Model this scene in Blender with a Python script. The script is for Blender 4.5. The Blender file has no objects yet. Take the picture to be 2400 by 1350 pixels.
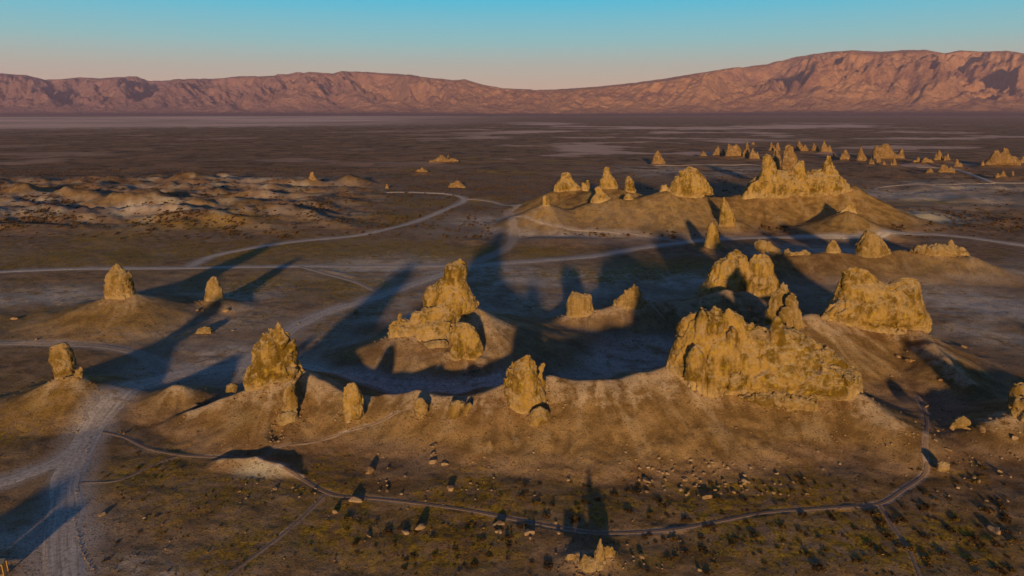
import bpy, math, random
import numpy as np

# ------------------------------------------------------------------ camera, sky, sun, exposure
scene = bpy.context.scene
COL = scene.collection
FPX, W0, H0 = 1622.0, 2400, 1350           # focal length in photo pixels
CAMZ = 60.0
PITCH = math.radians(14.4)
cam_data = bpy.data.cameras.new('camera')
cam_data.sensor_width = 36.0
cam_data.lens = FPX / W0 * 36.0
cam_data.clip_start = 0.5
cam_data.clip_end = 60000.0
cam = bpy.data.objects.new('camera', cam_data)
COL.objects.link(cam)
cam.location = (0, 0, CAMZ)
cam.rotation_euler = (math.radians(90) - PITCH, 0, 0)
scene.camera = cam

SUN_EL = math.radians(7.2)
HAZE = 3.0e-5
SUN_AZ = math.radians(2.5)                 # light travels towards +Y, 2.5 deg to the right
world = bpy.data.worlds.new('World')
scene.world = world
world.use_nodes = True
nt = world.node_tree
nt.nodes.clear()
w_out = nt.nodes.new('ShaderNodeOutputWorld')
w_bg = nt.nodes.new('ShaderNodeBackground')
w_bg.inputs['Strength'].default_value = 0.085
sky = nt.nodes.new('ShaderNodeTexSky')
sky.sky_type = 'NISHITA'
sky.sun_disc = False
sky.sun_elevation = SUN_EL
sky.sun_rotation = math.pi + SUN_AZ
sky.altitude = 500
sky.air_density = 1.0
sky.dust_density = 0.6
sky.ozone_density = 3.0
# a gentle tint by elevation: peach at the horizon, saturated cyan blue above it
w_co = nt.nodes.new('ShaderNodeTexCoord')
w_sep = nt.nodes.new('ShaderNodeSeparateXYZ')
w_ramp = nt.nodes.new('ShaderNodeValToRGB')
nt.links.new(w_co.outputs['Generated'], w_sep.inputs[0])
nt.links.new(w_sep.outputs['Z'], w_ramp.inputs['Fac'])
SKY_TINT = [(0.0, (1.25, 0.72, 0.62)), (0.045, (1.2, 0.80, 0.66)), (0.085, (0.85, 0.90, 0.80)),
            (0.15, (0.13, 1.02, 1.25)), (0.28, (0.045, 0.42, 0.66)), (0.55, (0.025, 0.19, 0.32)), (1.0, (0.02, 0.15, 0.27))]
el = w_ramp.color_ramp.elements
el[0].position, el[0].color = SKY_TINT[0][0], (*SKY_TINT[0][1], 1)
el[1].position, el[1].color = SKY_TINT[-1][0], (*SKY_TINT[-1][1], 1)
for p, c in SKY_TINT[1:-1]:
    e = el.new(p); e.color = (*c, 1)
w_mul = nt.nodes.new('ShaderNodeMix')
w_mul.data_type = 'RGBA'; w_mul.blend_type = 'MULTIPLY'
w_mul.inputs[0].default_value = 1.0
nt.links.new(sky.outputs[0], w_mul.inputs[6])
nt.links.new(w_ramp.outputs[0], w_mul.inputs[7])
w_r2 = nt.nodes.new('ShaderNodeValToRGB')
SKY = [(0.0, (6.4, 4.3, 2.9)), (0.033, (6.8, 5.2, 3.7)), (0.055, (5.4, 5.7, 4.5)), (0.090, (2.6, 6.1, 6.3)), (0.145, (0.25, 5.7, 8.0)),
       (0.26, (0.10, 1.25, 2.7)), (0.5, (0.04, 0.44, 1.2)), (1.0, (0.03, 0.24, 0.75))]
e2 = w_r2.color_ramp.elements
e2[0].position, e2[0].color = SKY[0][0], (*[v / 8 for v in SKY[0][1]], 1)
e2[1].position, e2[1].color = SKY[-1][0], (*[v / 8 for v in SKY[-1][1]], 1)
for p, c in SKY[1:-1]:
    e = e2.new(p); e.color = (*[v / 8 for v in c], 1)
nt.links.new(w_sep.outputs['Z'], w_r2.inputs['Fac'])
w_sc = nt.nodes.new('ShaderNodeVectorMath'); w_sc.operation = 'SCALE'; w_sc.inputs['Scale'].default_value = 8.0
nt.links.new(w_r2.outputs[0], w_sc.inputs[0])
w_mix = nt.nodes.new('ShaderNodeMix'); w_mix.data_type = 'RGBA'; w_mix.inputs[0].default_value = 0.985
nt.links.new(w_mul.outputs[2], w_mix.inputs[6]); nt.links.new(w_sc.outputs[0], w_mix.inputs[7])
nt.links.new(w_mix.outputs[2], w_bg.inputs['Color'])
nt.links.new(w_bg.outputs[0], w_out.inputs['Surface'])

sun_data = bpy.data.lights.new('sun', 'SUN')
sun_data.energy = 5.0
sun_data.angle = math.radians(2.2)
sun_data.color = (1.0, 0.63, 0.27)
sun = bpy.data.objects.new('sun', sun_data)
COL.objects.link(sun)
from mathutils import Vector
sun_dir = Vector((math.sin(SUN_AZ) * math.cos(SUN_EL), math.cos(SUN_AZ) * math.cos(SUN_EL), -math.sin(SUN_EL)))
sun.rotation_euler = sun_dir.to_track_quat('-Z', 'Y').to_euler()
sun.location = (0, -200, 200)

vs = scene.view_settings
vs.view_transform = 'Standard'; vs.look = 'None'; vs.gamma = 1.0; vs.use_curve_mapping = False
vs.exposure = 0.22
scene.cycles.max_bounces = 5
scene.cycles.volume_bounces = 1

# ------------------------------------------------------------------ numbers
CP, SP = math.cos(PITCH), math.sin(PITCH)
def kz(py):                                # z = CAMZ + Y * kz(py)
    v = (675.0 - py) / FPX
    return (v * CP - SP) / (CP + v * SP)
def pt(px, py, Y):
    v = (675.0 - py) / FPX; u = (px - 1200.0) / FPX
    t = Y / (CP + v * SP)
    return (u * t, Y, CAMZ + (v * CP - SP) * t)
def yflat(py, z=0.0):
    return (z - CAMZ) / kz(py)

def _h(ix, iy, iz, seed):
    h = (ix.astype(np.int64) * 374761393 + iy.astype(np.int64) * 668265263 + iz.astype(np.int64) * 2147483647 + seed * 1274126177) & 0xffffffff
    h = ((h ^ (h >> 13)) * 1274126177) & 0xffffffff
    h = ((h ^ (h >> 16)) * 2246822519) & 0xffffffff
    return ((h ^ (h >> 15)) & 0xffffff).astype(np.float32) / 16777215.0
def noise2(x, y, seed=0):
    ix = np.floor(x); iy = np.floor(y); fx = (x - ix).astype(np.float32); fy = (y - iy).astype(np.float32)
    ix = ix.astype(np.int64); iy = iy.astype(np.int64); z = np.zeros_like(ix)
    def g(dx, dy):
        a = _h(ix + dx, iy + dy, z, seed) * 6.2831853
        return np.cos(a) * (fx - dx) + np.sin(a) * (fy - dy)
    ux = fx * fx * fx * (fx * (fx * 6 - 15) + 10); uy = fy * fy * fy * (fy * (fy * 6 - 15) + 10)
    a = g(0, 0); a = a + (g(1, 0) - a) * ux
    b = g(0, 1); b = b + (g(1, 1) - b) * ux
    return (a + (b - a) * uy) * 1.5
def noise3(x, y, z, seed=0):
    ix = np.floor(x); iy = np.floor(y); iz = np.floor(z)
    fx = (x - ix).astype(np.float32); fy = (y - iy).astype(np.float32); fz = (z - iz).astype(np.float32)
    ix = ix.astype(np.int64); iy = iy.astype(np.int64); iz = iz.astype(np.int64)
    ux = fx * fx * (3 - 2 * fx); uy = fy * fy * (3 - 2 * fy); uz = fz * fz * (3 - 2 * fz)
    def g(dx, dy, dz): return _h(ix + dx, iy + dy, iz + dz, seed)
    def pl(dz):
        a = g(0, 0, dz); a = a + (g(1, 0, dz) - a) * ux
        b = g(0, 1, dz); b = b + (g(1, 1, dz) - b) * ux
        return a + (b - a) * uy
    a = pl(0); b = pl(1)
    return (a + (b - a) * uz) * 2 - 1
def fbm2(x, y, o=4, seed=0, gain=0.5, lac=2.03):
    s = 0; a = 1.0; f = 1.0
    for i in range(o):
        s = s + a * noise2(x * f + 17.3 * i, y * f - 9.1 * i, seed + i); a *= gain; f *= lac
    return s
def fbm3(x, y, z, o=4, seed=0, gain=0.5):
    s = 0; a = 1.0; f = 1.0
    for i in range(o):
        s = s + a * noise3(x * f + 13.7 * i, y * f + 5.1 * i, z * f - 7.7 * i, seed + i); a *= gain; f *= 2.03
    return s
def ridged2(x, y, o=4, seed=0, gain=0.5):
    s = 0; a = 1.0; f = 1.0; n = 0
    for i in range(o):
        s = s + a * (1 - 2 * np.abs(noise2(x * f + 3.7 * i, y * f + 8.3 * i, seed + i))); n += a; a *= gain; f *= 2.03
    return s / n
def sstep(a, b, x):
    t = np.clip((x - a) / (b - a), 0, 1)
    return t * t * (3 - 2 * t)

# ------------------------------------------------------------------ terrain
# crests of the talus mounds: photo pixel + distance, then flank slope; z is taken from the pixel
CRESTS = [
  # foreground ridge under the tall pillar, the round pillar and the great massif
  (0.47, [(440, 962, 127), (520, 940, 128), (570, 925, 129), (640, 908, 129), (705, 876, 133), (760, 905, 131), (830, 935, 127), (905, 934, 128),
          (980, 926, 127), (1060, 940, 125), (1130, 936, 124), (1180, 915, 126), (1290, 893, 128), (1400, 904, 126), (1500, 888, 128), (1570, 872, 130),
          (1640, 890, 129), (1740, 900, 129), (1850, 905, 129), (1950, 915, 128), (2020, 935, 125), (2090, 975, 119)]),
  # ridge behind the massif, under the long wall
  (0.46, [(1840, 760, 162), (1900, 748, 166), (1960, 748, 168), (2060, 764, 168), (2150, 780, 165), (2185, 812, 156), (2215, 845, 149), (2280, 900, 139)]),
  # ridge with the block and the leaning fin, then the dome in front of the double rock
  (0.42, [(1335, 737, 188), (1395, 733, 188), (1450, 720, 189), (1520, 712, 190), (1580, 714, 191), (1640, 708, 192), (1700, 688, 193), (1750, 694, 193), (1800, 725, 186)]),
  # central composite mound
  (0.37, [(925, 790, 160), (990, 782, 161), (1060, 765, 164), (1120, 735, 168), (1150, 765, 166)]),
  (0.5, [(1050, 830, 152), (1095, 838, 151), (1130, 845, 151)]),
  # lone pillars on the left
  (0.34, [(262, 694, 199), (312, 688, 200)]),
  (0.36, [(500, 697, 209), (515, 698, 209)]),
  (0.46, [(135, 888, 136), (175, 880, 137)]),
  (0.50, [(408, 900, 136.5), (425, 901, 136.5)]),
  # back ridge
  (0.42, [(1235, 498, 365), (1280, 482, 368), (1330, 497, 372), (1380, 482, 374), (1440, 470, 375), (1520, 467, 376), (1560, 455, 378), (1620, 460, 380),
          (1680, 470, 383), (1720, 466, 386)]),
  (0.45, [(1300, 446, 430), (1345, 447, 430), (1384, 450, 430)]),
  (0.45, [(1405, 440, 415), (1445, 440, 415)]),
  (0.45, [(1468, 447, 405), (1490, 450, 405)]),
  # the big hill
  (0.50, [(1735, 462, 386), (1780, 452, 388), (1850, 450, 390), (1940, 446, 390), (2000, 446, 388), (2060, 478, 380), (2110, 515, 365), (2150, 538, 350)]),
  (0.42, [(1950, 528, 338), (1985, 497, 345), (2010, 512, 345), (2060, 535, 345)]),
  (0.5, [(1690, 515, 352), (1720, 515, 352)]),
  (0.4, [(1655, 574, 300), (1690, 576, 300)]),
  # right middle ridge
  (0.34, [(1790, 598, 262), (1870, 602, 262), (1950, 592, 262), (2045, 598, 262), (2110, 590, 264), (2200, 598, 262), (2280, 606, 258), (2350, 640, 250)]),
  # right edge
  (0.42, [(2330, 985, 120), (2380, 975, 121), (2470, 950, 122), (2600, 960, 122)]),
  # small bank with pale face below the trail, rock pile mound
  (0.50, [(520, 1076, 109.6), (600, 1072, 109.6), (655, 1088, 107.6), (710, 1114, 105.6)]),
  (0.45, [(1350, 1362, 82.0), (1440, 1362, 82.0)]),
  # far left cones and mounds
  (0.50, [(724, 430, 560), (738, 431, 560)]),
  (0.36, [(790, 425, 580), (820, 414, 582), (850, 424, 580)]),
  (0.45, [(1000, 429, 575), (1012, 430, 575)]),
  (0.42, [(1058, 437, 560), (1088, 438, 560)]),
  (0.30, [(640, 432, 560), (610, 436, 560)]),
  (0.40, [(350, 412, 640), (372, 407, 640), (410, 414, 640)]),
  (0.45, [(360, 420, 590), (367, 419, 590)]),
  (0.45, [(433, 420, 570), (458, 421, 570)]),
  (0.40, [(515, 418, 600), (527, 417, 600)]),
  (0.35, [(250, 428, 560), (262, 427, 560)]),
  (0.35, [(312, 431, 550), (320, 430, 550)]),
  (0.42, [(128, 466, 450), (160, 459, 455), (205, 464, 455)]),
  (0.42, [(230, 474, 430), (270, 469, 432), (320, 480, 430)]),
  (0.42, [(352, 467, 440), (372, 466, 440), (395, 478, 440)]),
  (0.40, [(440, 482, 420), (470, 478, 422)]),
  (0.30, [(535, 488, 415), (560, 482, 418), (600, 486, 418)]),
  (0.32, [(20, 458, 470), (60, 452, 470)]),
  (0.40, [(0, 482, 430), (30, 484, 428), (-40, 480, 430)]),
  (0.36, [(60, 532, 370), (90, 534, 368)]),
  (0.25, [(210, 545, 352), (300, 543, 352)]),
  (0.30, [(560, 518, 390), (600, 520, 388)]),
  # white dome and low swells on the right
  (0.22, [(2130, 502, 400), (2180, 500, 400), (2210, 510, 392)]),
  (0.20, [(2170, 470, 470), (2260, 466, 470)]),
  (0.18, [(2190, 436, 560), (2240, 434, 560)]),
  (0.25, [(2330, 436, 555), (2390, 438, 550)]),
  (0.30, [(1120, 505, 412), (1150, 503, 412)]),
  (0.16, [(1080, 565, 322), (1110, 560, 322)]),
  (0.10, [(1280, 560, 322), (1340, 560, 322)]),
  (0.18, [(760, 640, 262), (830, 655, 250)]),
  # off the frame, left and right behind: what casts the long shades at the bottom corners
]
WORLD_CRESTS = [(0.34, [(9.4, 83.2, 0.9), (13.4, 83.2, 0.9)]), (0.45, [(-88, 56, 3.4), (-73, 63, 3.0)]), (0.4, [(118, 92, 6.5), (150, 100, 9)]), (0.4, [(-165, 118, 5), (-150, 122, 5)]), (0.4, [(150, 150, 7), (200, 158, 9)]),
                (0.35, [(-60, 20, 4), (-20, 5, 4)])]
# far pinnacles (px, top, base, width px): each gets a little mound
FAR = [
 (1648,351,363,13,0.55),(1682,340,361,24,0.6),(1710,336,362,18,0.5),(1727,335,361,13,0.35),(1751,330,366,17,0.5),(1764,346,369,22,0.5),
 (1765,330,337,10,0.6),(1808,330,351,14,0.35),(1823,329,352,14,0.4),(1873,325,348,17,0.45),(1887,336,351,15,0.5),(1908,333,351,15,0.5),
 (1932,328,353,22,0.55),(1955,356,366,9,0.5),(1982,345,371,24,0.5),(2017,341,374,24,0.55),
 (2110,346,369,15,0.4),(2042,364,383,12,0.5),(2060,361,378,12,0.4),(2072,372,386,10,0.6),(2096,366,386,14,0.5),
 (2152,366,378,14,0.5),(2170,367,379,24,0.4),(2202,350,373,18,0.35),(2221,357,374,12,0.35),(2243,370,389,17,0.4),(2213,380,401,32,0.6),
 (2180,391,403,18,0.5),(2303,372,387,9,0.5),(2398,363,380,12,0.4),(1541,352,381,30,0.25),(1032,358,374,8,0.5),(1050,359,374,7,0.5),
 (2350,400,414,26,0.6),(2374,398,409,7,0.4),(1036,364,376,52,0.7),(990,392,401,26,0.3),(1815,352,372,15,0.6)]
for (px, tp, bs, w, sh) in FAR:
    Y = yflat(bs + 6, 0.0); x, _, z = pt(px, bs, Y)
    WORLD_CRESTS.append((0.26, [(x - 0.25 * w * Y / FPX, Y, z), (x + 0.25 * w * Y / FPX, Y, z)]))
for (px, bs, w) in [(2082, 369, 60), (1720, 364, 40), (2349, 384, 76)]:
    Y = yflat(bs + 7, 0.0); x, _, z = pt(px, bs, Y)
    WORLD_CRESTS.append((0.24, [(x - 0.4 * w * Y / FPX, Y, z), (x + 0.4 * w * Y / FPX, Y, z)]))

SEG = []
RUN = [0.0]
for s, pl in CRESTS:
    P = [pt(*p) for p in pl]
    for a, b in zip(P[:-1], P[1:]):
        L_ = math.hypot(a[0] - b[0], a[1] - b[1]); SEG.append((a[0], a[1], a[2], b[0], b[1], b[2], s, RUN[0])); RUN[0] += L_
for s, pl in WORLD_CRESTS:
    for a, b in zip(pl[:-1], pl[1:]):
        SEG.append((*a, *b, s, RUN[0])); RUN[0] += 20

TAL_RUN = [None]
def talus(x, y):
    """height of the smooth union of all talus mounds, and nearness to a crest (0..1)"""
    acc = np.zeros_like(x); near = np.zeros_like(x); best = np.zeros_like(x); rn = np.zeros_like(x)
    wob = fbm2(x / 9.0, y / 9.0, 3, 41) * 0.06
    rill = ridged2(x / 3.1, y / 3.1, 2, 43) * 0.022
    for (ax, ay, az, bx, by, bz, s, run) in SEG:
        hm = max(az, bz, 0.3); Rm = 2.0 * hm / s + 2
        m = (x > min(ax, bx) - Rm) & (x < max(ax, bx) + Rm) & (y > min(ay, by) - Rm) & (y < max(ay, by) + Rm)
        if not m.any(): continue
        xs = x[m]; ys = y[m]
        dx, dy = bx - ax, by - ay; L2 = dx * dx + dy * dy + 1e-9
        t = np.clip(((xs - ax) * dx + (ys - ay) * dy) / L2, 0, 1)
        d = np.hypot(xs - ax - t * dx, ys - ay - t * dy)
        hc = np.maximum(az + (bz - az) * t, 0.3)
        c = 0.045 * hc + 0.12
        d = np.sqrt(d * d + c * c) - c
        R = 1.38 * hc / s
        L = math.sqrt(L2); tr = ((xs - ax) * dx + (ys - ay) * dy) / L2
        over = np.where(tr < 0, tr * L, np.where(tr > 1, (tr - 1) * L, 0.0))
        al = run + t * L + np.arctan2(over, np.abs(d) + 0.5) * 0.45 * R
        gul = noise2(al / 4.6, d / 30 + run, 61) * 0.6 + noise2(al / 1.5, d / 11 + run, 62) * 0.45 + 0.5 * noise2(xs / 5.0, ys / 5.0, 63)
        q = np.clip(1 - d / R * (1 + wob[m] + rill[m]), 0, 1)
        h = hc * q ** 1.45 + gul * 0.26 * np.clip(q * 3, 0, 1) * np.clip((1 - q) * 3, 0, 1) * sstep(1.0, 4.0, hc)
        up = h > best[m]
        bb = best[m]; bb[up] = h[up]; best[m] = bb
        rr = rn[m]; rr[up] = gul[up]; rn[m] = rr
        h = np.maximum(h, 0)
        acc[m] += h ** 5
        near[m] = np.maximum(near[m], q)
    TAL_RUN[0] = rn
    return acc ** 0.2, near

def badlands(x, y):
    """strength of the eroded ground far left"""
    u = x / np.maximum(y, 1)
    return sstep(330, 400, y) * (1 - sstep(560, 680, y)) * (1 - sstep(-0.34, -0.12, u))
def right_flats(x, y):
    u = x / np.maximum(y, 1)
    return sstep(330, 380, y) * (1 - sstep(640, 760, y)) * sstep(0.46, 0.58, u)

def h_raw(x, y, fl=None):
    """terrain height; fl = 1 where a road flattens it"""
    x = np.asarray(x, dtype=np.float64); y = np.asarray(y, dtype=np.float64)
    tal, near = talus(x, y)
    r = np.hypot(x, y)
    und = fbm2(x / 46.0, y / 46.0, 2, 3) * (0.30 + 0.5 * sstep(250, 700, r)) * (1 - sstep(2500, 4500, r))
    sm = fbm2(x / 7.0, y / 7.0, 3, 5) * 0.16 * (1 - 0.75 * sstep(0.3, 2, tal)) + ridged2(x / 2.2, y / 2.2, 2, 6) * 0.035
    bl = badlands(x, y)
    bad = bl * (np.maximum(ridged2(x / 62.0, y / 44.0, 4, 9) + 0.1, 0) * 7.0 + ridged2(x / 9, y / 9, 2, 12) * 0.5)
    rf = right_flats(x, y) * (fbm2(x / 40.0, y / 34.0, 3, 15) * 1.5)
    k = 1.0 if fl is None else (1 - fl * 0.9)
    return und * (1 if fl is None else 1 - 0.3 * fl) + (sm + bad + rf) * k + tal * (1 + 0.008 * noise2(x / 2.0, y / 2.0, 22)), near, tal, bl

def hit(pxy, hf=None):
    """photo pixels -> points on the terrain (first crossing along each ray)"""
    Ys = np.geomspace(45, 9000, 1500)
    out = []
    for (px, py) in pxy:
        v = (675.0 - py) / FPX; u = (px - 1200.0) / FPX
        t = Ys / (CP + v * SP)
        z = CAMZ + (v * CP - SP) * t
        xs = u * t
        g = (hf or (lambda a, b: h_raw(a, b)[0]))(xs, Ys)
        i = int(np.argmax(z < g))
        if i == 0: i = len(Ys) - 1
        d0 = z[i - 1] - g[i - 1]; d1 = z[i] - g[i]
        w = d0 / (d0 - d1) if d0 != d1 else 0.5
        Y = Ys[i - 1] + (Ys[i] - Ys[i - 1]) * w; x = xs[i - 1] + (xs[i] - xs[i - 1]) * w
        out.append((x, Y))
    return out

def smooth_path(P, step):
    """Catmull-Rom through points, resampled"""
    P = np.array(P, float)
    Q = np.vstack([2 * P[0] - P[1], P, 2 * P[-1] - P[-2]])
    res = []
    for i in range(1, len(Q) - 2):
        n = max(2, int(np.hypot(*(Q[i + 1] - Q[i])[:2]) / step))
        for k in range(n):
            t = k / n
            res.append(0.5 * ((2 * Q[i]) + (-Q[i - 1] + Q[i + 1]) * t + (2 * Q[i - 1] - 5 * Q[i] + 4 * Q[i + 1] - Q[i + 2]) * t * t
                              + (-Q[i - 1] + 3 * Q[i] - 3 * Q[i + 1] + Q[i + 2]) * t ** 3))
    res.append(Q[-2])
    return np.array(res)

# roads: name, half width in metres, pixels
ROADS = [
 ('dirt_road', 3.0, [(150,1420),(150,1350),(148,1280),(152,1200),(163,1110),(215,1010),(262,945),(320,902),(400,880),(500,866),(570,848),(630,812),(690,765),(770,730),(860,703),(950,672),(1040,642),(1120,623),(1260,611),(1400,599),(1510,580),(1600,568),(1700,560),(1850,556),(2020,554),(2150,549),(2260,556),(2400,575),(2560,592)]),
 ('dirt_road', 2.3, [(-160,650),(0,637),(110,632),(200,629),(320,628),(440,627),(560,625),(700,624),(850,624),(1000,623),(1120,623)]),
 ('dirt_road', 2.3, [(440,627),(490,604),(560,587),(700,566),(850,549),(950,525),(1020,502),(1060,484),(1089,466),(1055,456),(1000,452),(900,450)]),
 ('dirt_road', 2.8, [(430,876),(560,858),(700,862),(760,872),(830,884),(920,903),(1010,909),(1100,903),(1180,888)]),
 ('dirt_track', 2.0, [(1089,466),(1150,472),(1215,482),(1192,497),(1202,520),(1207,555),(1185,582),(1120,612),(1080,623)]),
 ('dirt_road', 2.5, [(-120,1150),(0,1130),(60,1110),(140,1078),(190,1040),(215,1010)]),
 ('dirt_track', 1.0, [(1195,510),(1290,526),(1380,540),(1500,550),(1600,566)]),
 ('footpath', 0.40, [(225,1010),(290,1024),(350,1052),(440,1068),(560,1072),(620,1078),(690,1110),(760,1150),(800,1163),(880,1168),(1000,1182),(1120,1200),(1250,1225),(1400,1248),(1560,1243),(1680,1222),(1800,1200),(1960,1190),(2060,1180),(2120,1145),(2170,1105),(2168,1040),(2172,980),(2150,930)]),
 ('footpath', 0.22, [(615,1070),(640,1050),(665,1045),(760,1030),(850,1000),(930,965)]),
 ('footpath', 0.24, [(190,1130),(280,1125),(360,1090),(410,1072)]),
 ('footpath', 0.24, [(2060,1180),(2090,1230),(2130,1290),(2160,1360)]),
 ('footpath', 0.28, [(760,1160),(700,1220),(640,1270),(560,1330),(500,1380)]),
 ('dirt_track', 1.6, [(-100,806),(0,805),(120,806),(240,812),(330,830),(400,880)]),
 ('dirt_track', 1.2, [(1535,389),(1600,388),(1700,387),(1760,386),(1800,392)]),
 ('dirt_road', 2.2, [(2150,392),(2240,398),(2290,415),(2330,430),(2420,428),(2560,426)]),
 ('dirt_track', 1.5, [(2120,458),(2055,447),(2060,440),(2110,434),(2200,430),(2330,432)]),
 ('dirt_track', 1.0, [(700,624),(760,640),(830,660),(880,680),(920,685)]),
]
PATHS = []
for nm, hw, px in ROADS:
    P = hit(px)
    dist = np.mean([p[1] for p in P])
    PATHS.append((nm, hw, smooth_path(P, 2.0 if dist < 250 else 4.0)))

def road_fields(x, y):
    """dust (soft, wide) and flattening, from distance to the nearest road centre line"""
    best = np.full(x.shape, 9.0)
    for nm, hw, P in PATHS:
        Rm = hw * 6 + 3
        m = (x > P[:, 0].min() - Rm) & (x < P[:, 0].max() + Rm) & (y > P[:, 1].min() - Rm) & (y < P[:, 1].max() + Rm)
        idx = np.nonzero(m)[0]
        if not len(idx): continue
        bd = np.full(len(idx), 1e9)
        xs = x[idx]; ys = y[idx]
        for a in range(0, len(P) - 1, 12):
            Q = P[a:a + 13]
            mm = (xs > Q[:, 0].min() - Rm) & (xs < Q[:, 0].max() + Rm) & (ys > Q[:, 1].min() - Rm) & (ys < Q[:, 1].max() + Rm)
            ii = np.nonzero(mm)[0]
            if not len(ii): continue
            for A, B in zip(Q[:-1], Q[1:]):
                dx, dy = B - A; L2 = dx * dx + dy * dy + 1e-9
                t = np.clip(((xs[ii] - A[0]) * dx + (ys[ii] - A[1]) * dy) / L2, 0, 1)
                bd[ii] = np.minimum(bd[ii], np.hypot(xs[ii] - A[0] - t * dx, ys[ii] - A[1] - t * dy))
        best[idx] = np.minimum(best[idx], bd / hw)
    return best

def ground_h(x, y):
    x = np.atleast_1d(np.asarray(x, float)); y = np.atleast_1d(np.asarray(y, float))
    q = road_fields(x.ravel(), y.ravel()).reshape(x.shape)
    fl = 1 - sstep(1.1, 2.6, q)
    h, near, tal, bl = h_raw(x, y, fl)
    return h, near, tal, bl, q
# ------------------------------------------------------------------ helpers for objects and materials
def tag(o, label=None, cat=None, group=None, kind=None):
    if label: o['label'] = label
    if cat: o['category'] = cat
    if group: o['group'] = group
    if kind: o['kind'] = kind
    return o
def mesh_np(name, V, F, smooth=True, attrs=None):
    """V (n,3), F (m,4) or (m,3)"""
    me = bpy.data.meshes.new(name)
    V = np.asarray(V, np.float32); F = np.asarray(F, np.int32)
    n, m = len(V), len(F); k = F.shape[1]
    me.vertices.add(n); me.vertices.foreach_set('co', V.ravel())
    me.loops.add(m * k); me.loops.foreach_set('vertex_index', F.ravel())
    me.polygons.add(m)
    me.polygons.foreach_set('loop_start', np.arange(0, m * k, k, dtype=np.int32))
    try: me.polygons.foreach_set('loop_total', np.full(m, k, np.int32))
    except Exception: pass
    me.polygons.foreach_set('use_smooth', np.full(m, smooth, bool))
    for an, av in (attrs or {}).items():
        a = me.attributes.new(an, 'FLOAT', 'POINT'); a.data.foreach_set('value', np.asarray(av, np.float32))
    me.update(calc_edges=True)
    return me
def link(name, me, mat=None, parent=None, loc=None):
    o = bpy.data.objects.new(name, me); COL.objects.link(o)
    if mat is not None and not len(me.materials): me.materials.append(mat)
    if parent: o.parent = parent
    if loc is not None: o.location = loc
    return o

class NT:
    """a thin shorthand for shader nodes"""
    def __init__(s, name, rough=0.95, spec=0.1):
        s.m = bpy.data.materials.new(name); s.m.use_nodes = True
        s.t = s.m.node_tree; s.b = s.t.nodes['Principled BSDF']
        s.b.inputs['Roughness'].default_value = rough
        s.b.inputs['Specular IOR Level'].default_value = spec
        s.co = s.t.nodes.new('ShaderNodeNewGeometry').outputs['Position']
    def n(s, t): return s.t.nodes.new(t)
    def put(s, i, v):
        if isinstance(v, (int, float)): i.default_value = v
        elif isinstance(v, tuple): i.default_value = (*v, 1) if len(v) == 3 and i.type == 'RGBA' else v
        else: s.t.links.new(v, i)
    def noise(s, scale, detail=4, rough=0.55, stretch=None, dist=0.0, co=None):
        c = co or s.co
        if stretch:
            mp = s.n('ShaderNodeMapping'); mp.inputs['Scale'].default_value = stretch
            s.t.links.new(c, mp.inputs[0]); c = mp.outputs[0]
        q = s.n('ShaderNodeTexNoise'); s.t.links.new(c, q.inputs['Vector'])
        q.inputs['Scale'].default_value = scale; q.inputs['Detail'].default_value = detail
        q.inputs['Roughness'].default_value = rough; q.inputs['Distortion'].default_value = dist
        return q.outputs[0]
    def voro(s, scale, feat='F1', out='Distance', co=None):
        q = s.n('ShaderNodeTexVoronoi'); q.feature = feat
        s.t.links.new(co or s.co, q.inputs['Vector']); q.inputs['Scale'].default_value = scale
        return q.outputs[out]
    def rng(s, v, a, b, c=0.0, d=1.0):
        q = s.n('ShaderNodeMapRange'); q.interpolation_type = 'SMOOTHSTEP'
        s.put(q.inputs[0], v)
        for i, x in zip((1, 2, 3, 4), (a, b, c, d)): q.inputs[i].default_value = x
        return q.outputs[0]
    def math(s, op, a, b=0.0):
        q = s.n('ShaderNodeMath'); q.operation = op; s.put(q.inputs[0], a); s.put(q.inputs[1], b)
        return q.outputs[0]
    def mul(s, a, b): return s.math('MULTIPLY', a, b)
    def add(s, a, b): return s.math('ADD', a, b)
    def mix(s, f, a, b, mode='MIX'):
        q = s.n('ShaderNodeMix'); q.data_type = 'RGBA'; q.blend_type = mode
        s.put(q.inputs[0], f); s.put(q.inputs[6], a); s.put(q.inputs[7], b)
        return q.outputs[2]
    def attr(s, name):
        q = s.n('ShaderNodeAttribute'); q.attribute_name = name
        return q.outputs['Fac']
    def bump(s, h, strength, dist):
        q = s.n('ShaderNodeBump'); s.put(q.inputs['Height'], h)
        q.inputs['Strength'].default_value = strength; q.inputs['Distance'].default_value = dist
        s.t.links.new(q.outputs[0], s.b.inputs['Normal'])
    def color(s, c): s.put(s.b.inputs['Base Color'], c)

# ------------------------------------------------------------------ ground sheet
def row_radii():
    r = [20.0, 30.0, 40.0, 50.0, 58.0]
    while r[-1] < 9000:
        d = min(r[-1] ** 2 / (FPX * CAMZ) * 2.3, 0.009 * r[-1])
        r.append(r[-1] + max(d, 0.12))
    r += [11000, 14000, 20000]
    return np.array(r)
RR = row_radii()
DENSE = math.radians(43.5)
AA = np.concatenate([np.linspace(-math.pi, -DENSE, 40, endpoint=False), np.linspace(-DENSE, DENSE, 740), np.linspace(DENSE, math.pi, 41)[1:]])
A2, R2 = np.meshgrid(AA, RR)               # rows: radius, cols: angle (0 = +Y)
GX = R2 * np.sin(A2); GY = R2 * np.cos(A2)
GH, NEAR, TAL, BL, RQ = ground_h(GX, GY)
GUL = TAL_RUN[0].reshape(GX.shape)
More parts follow.
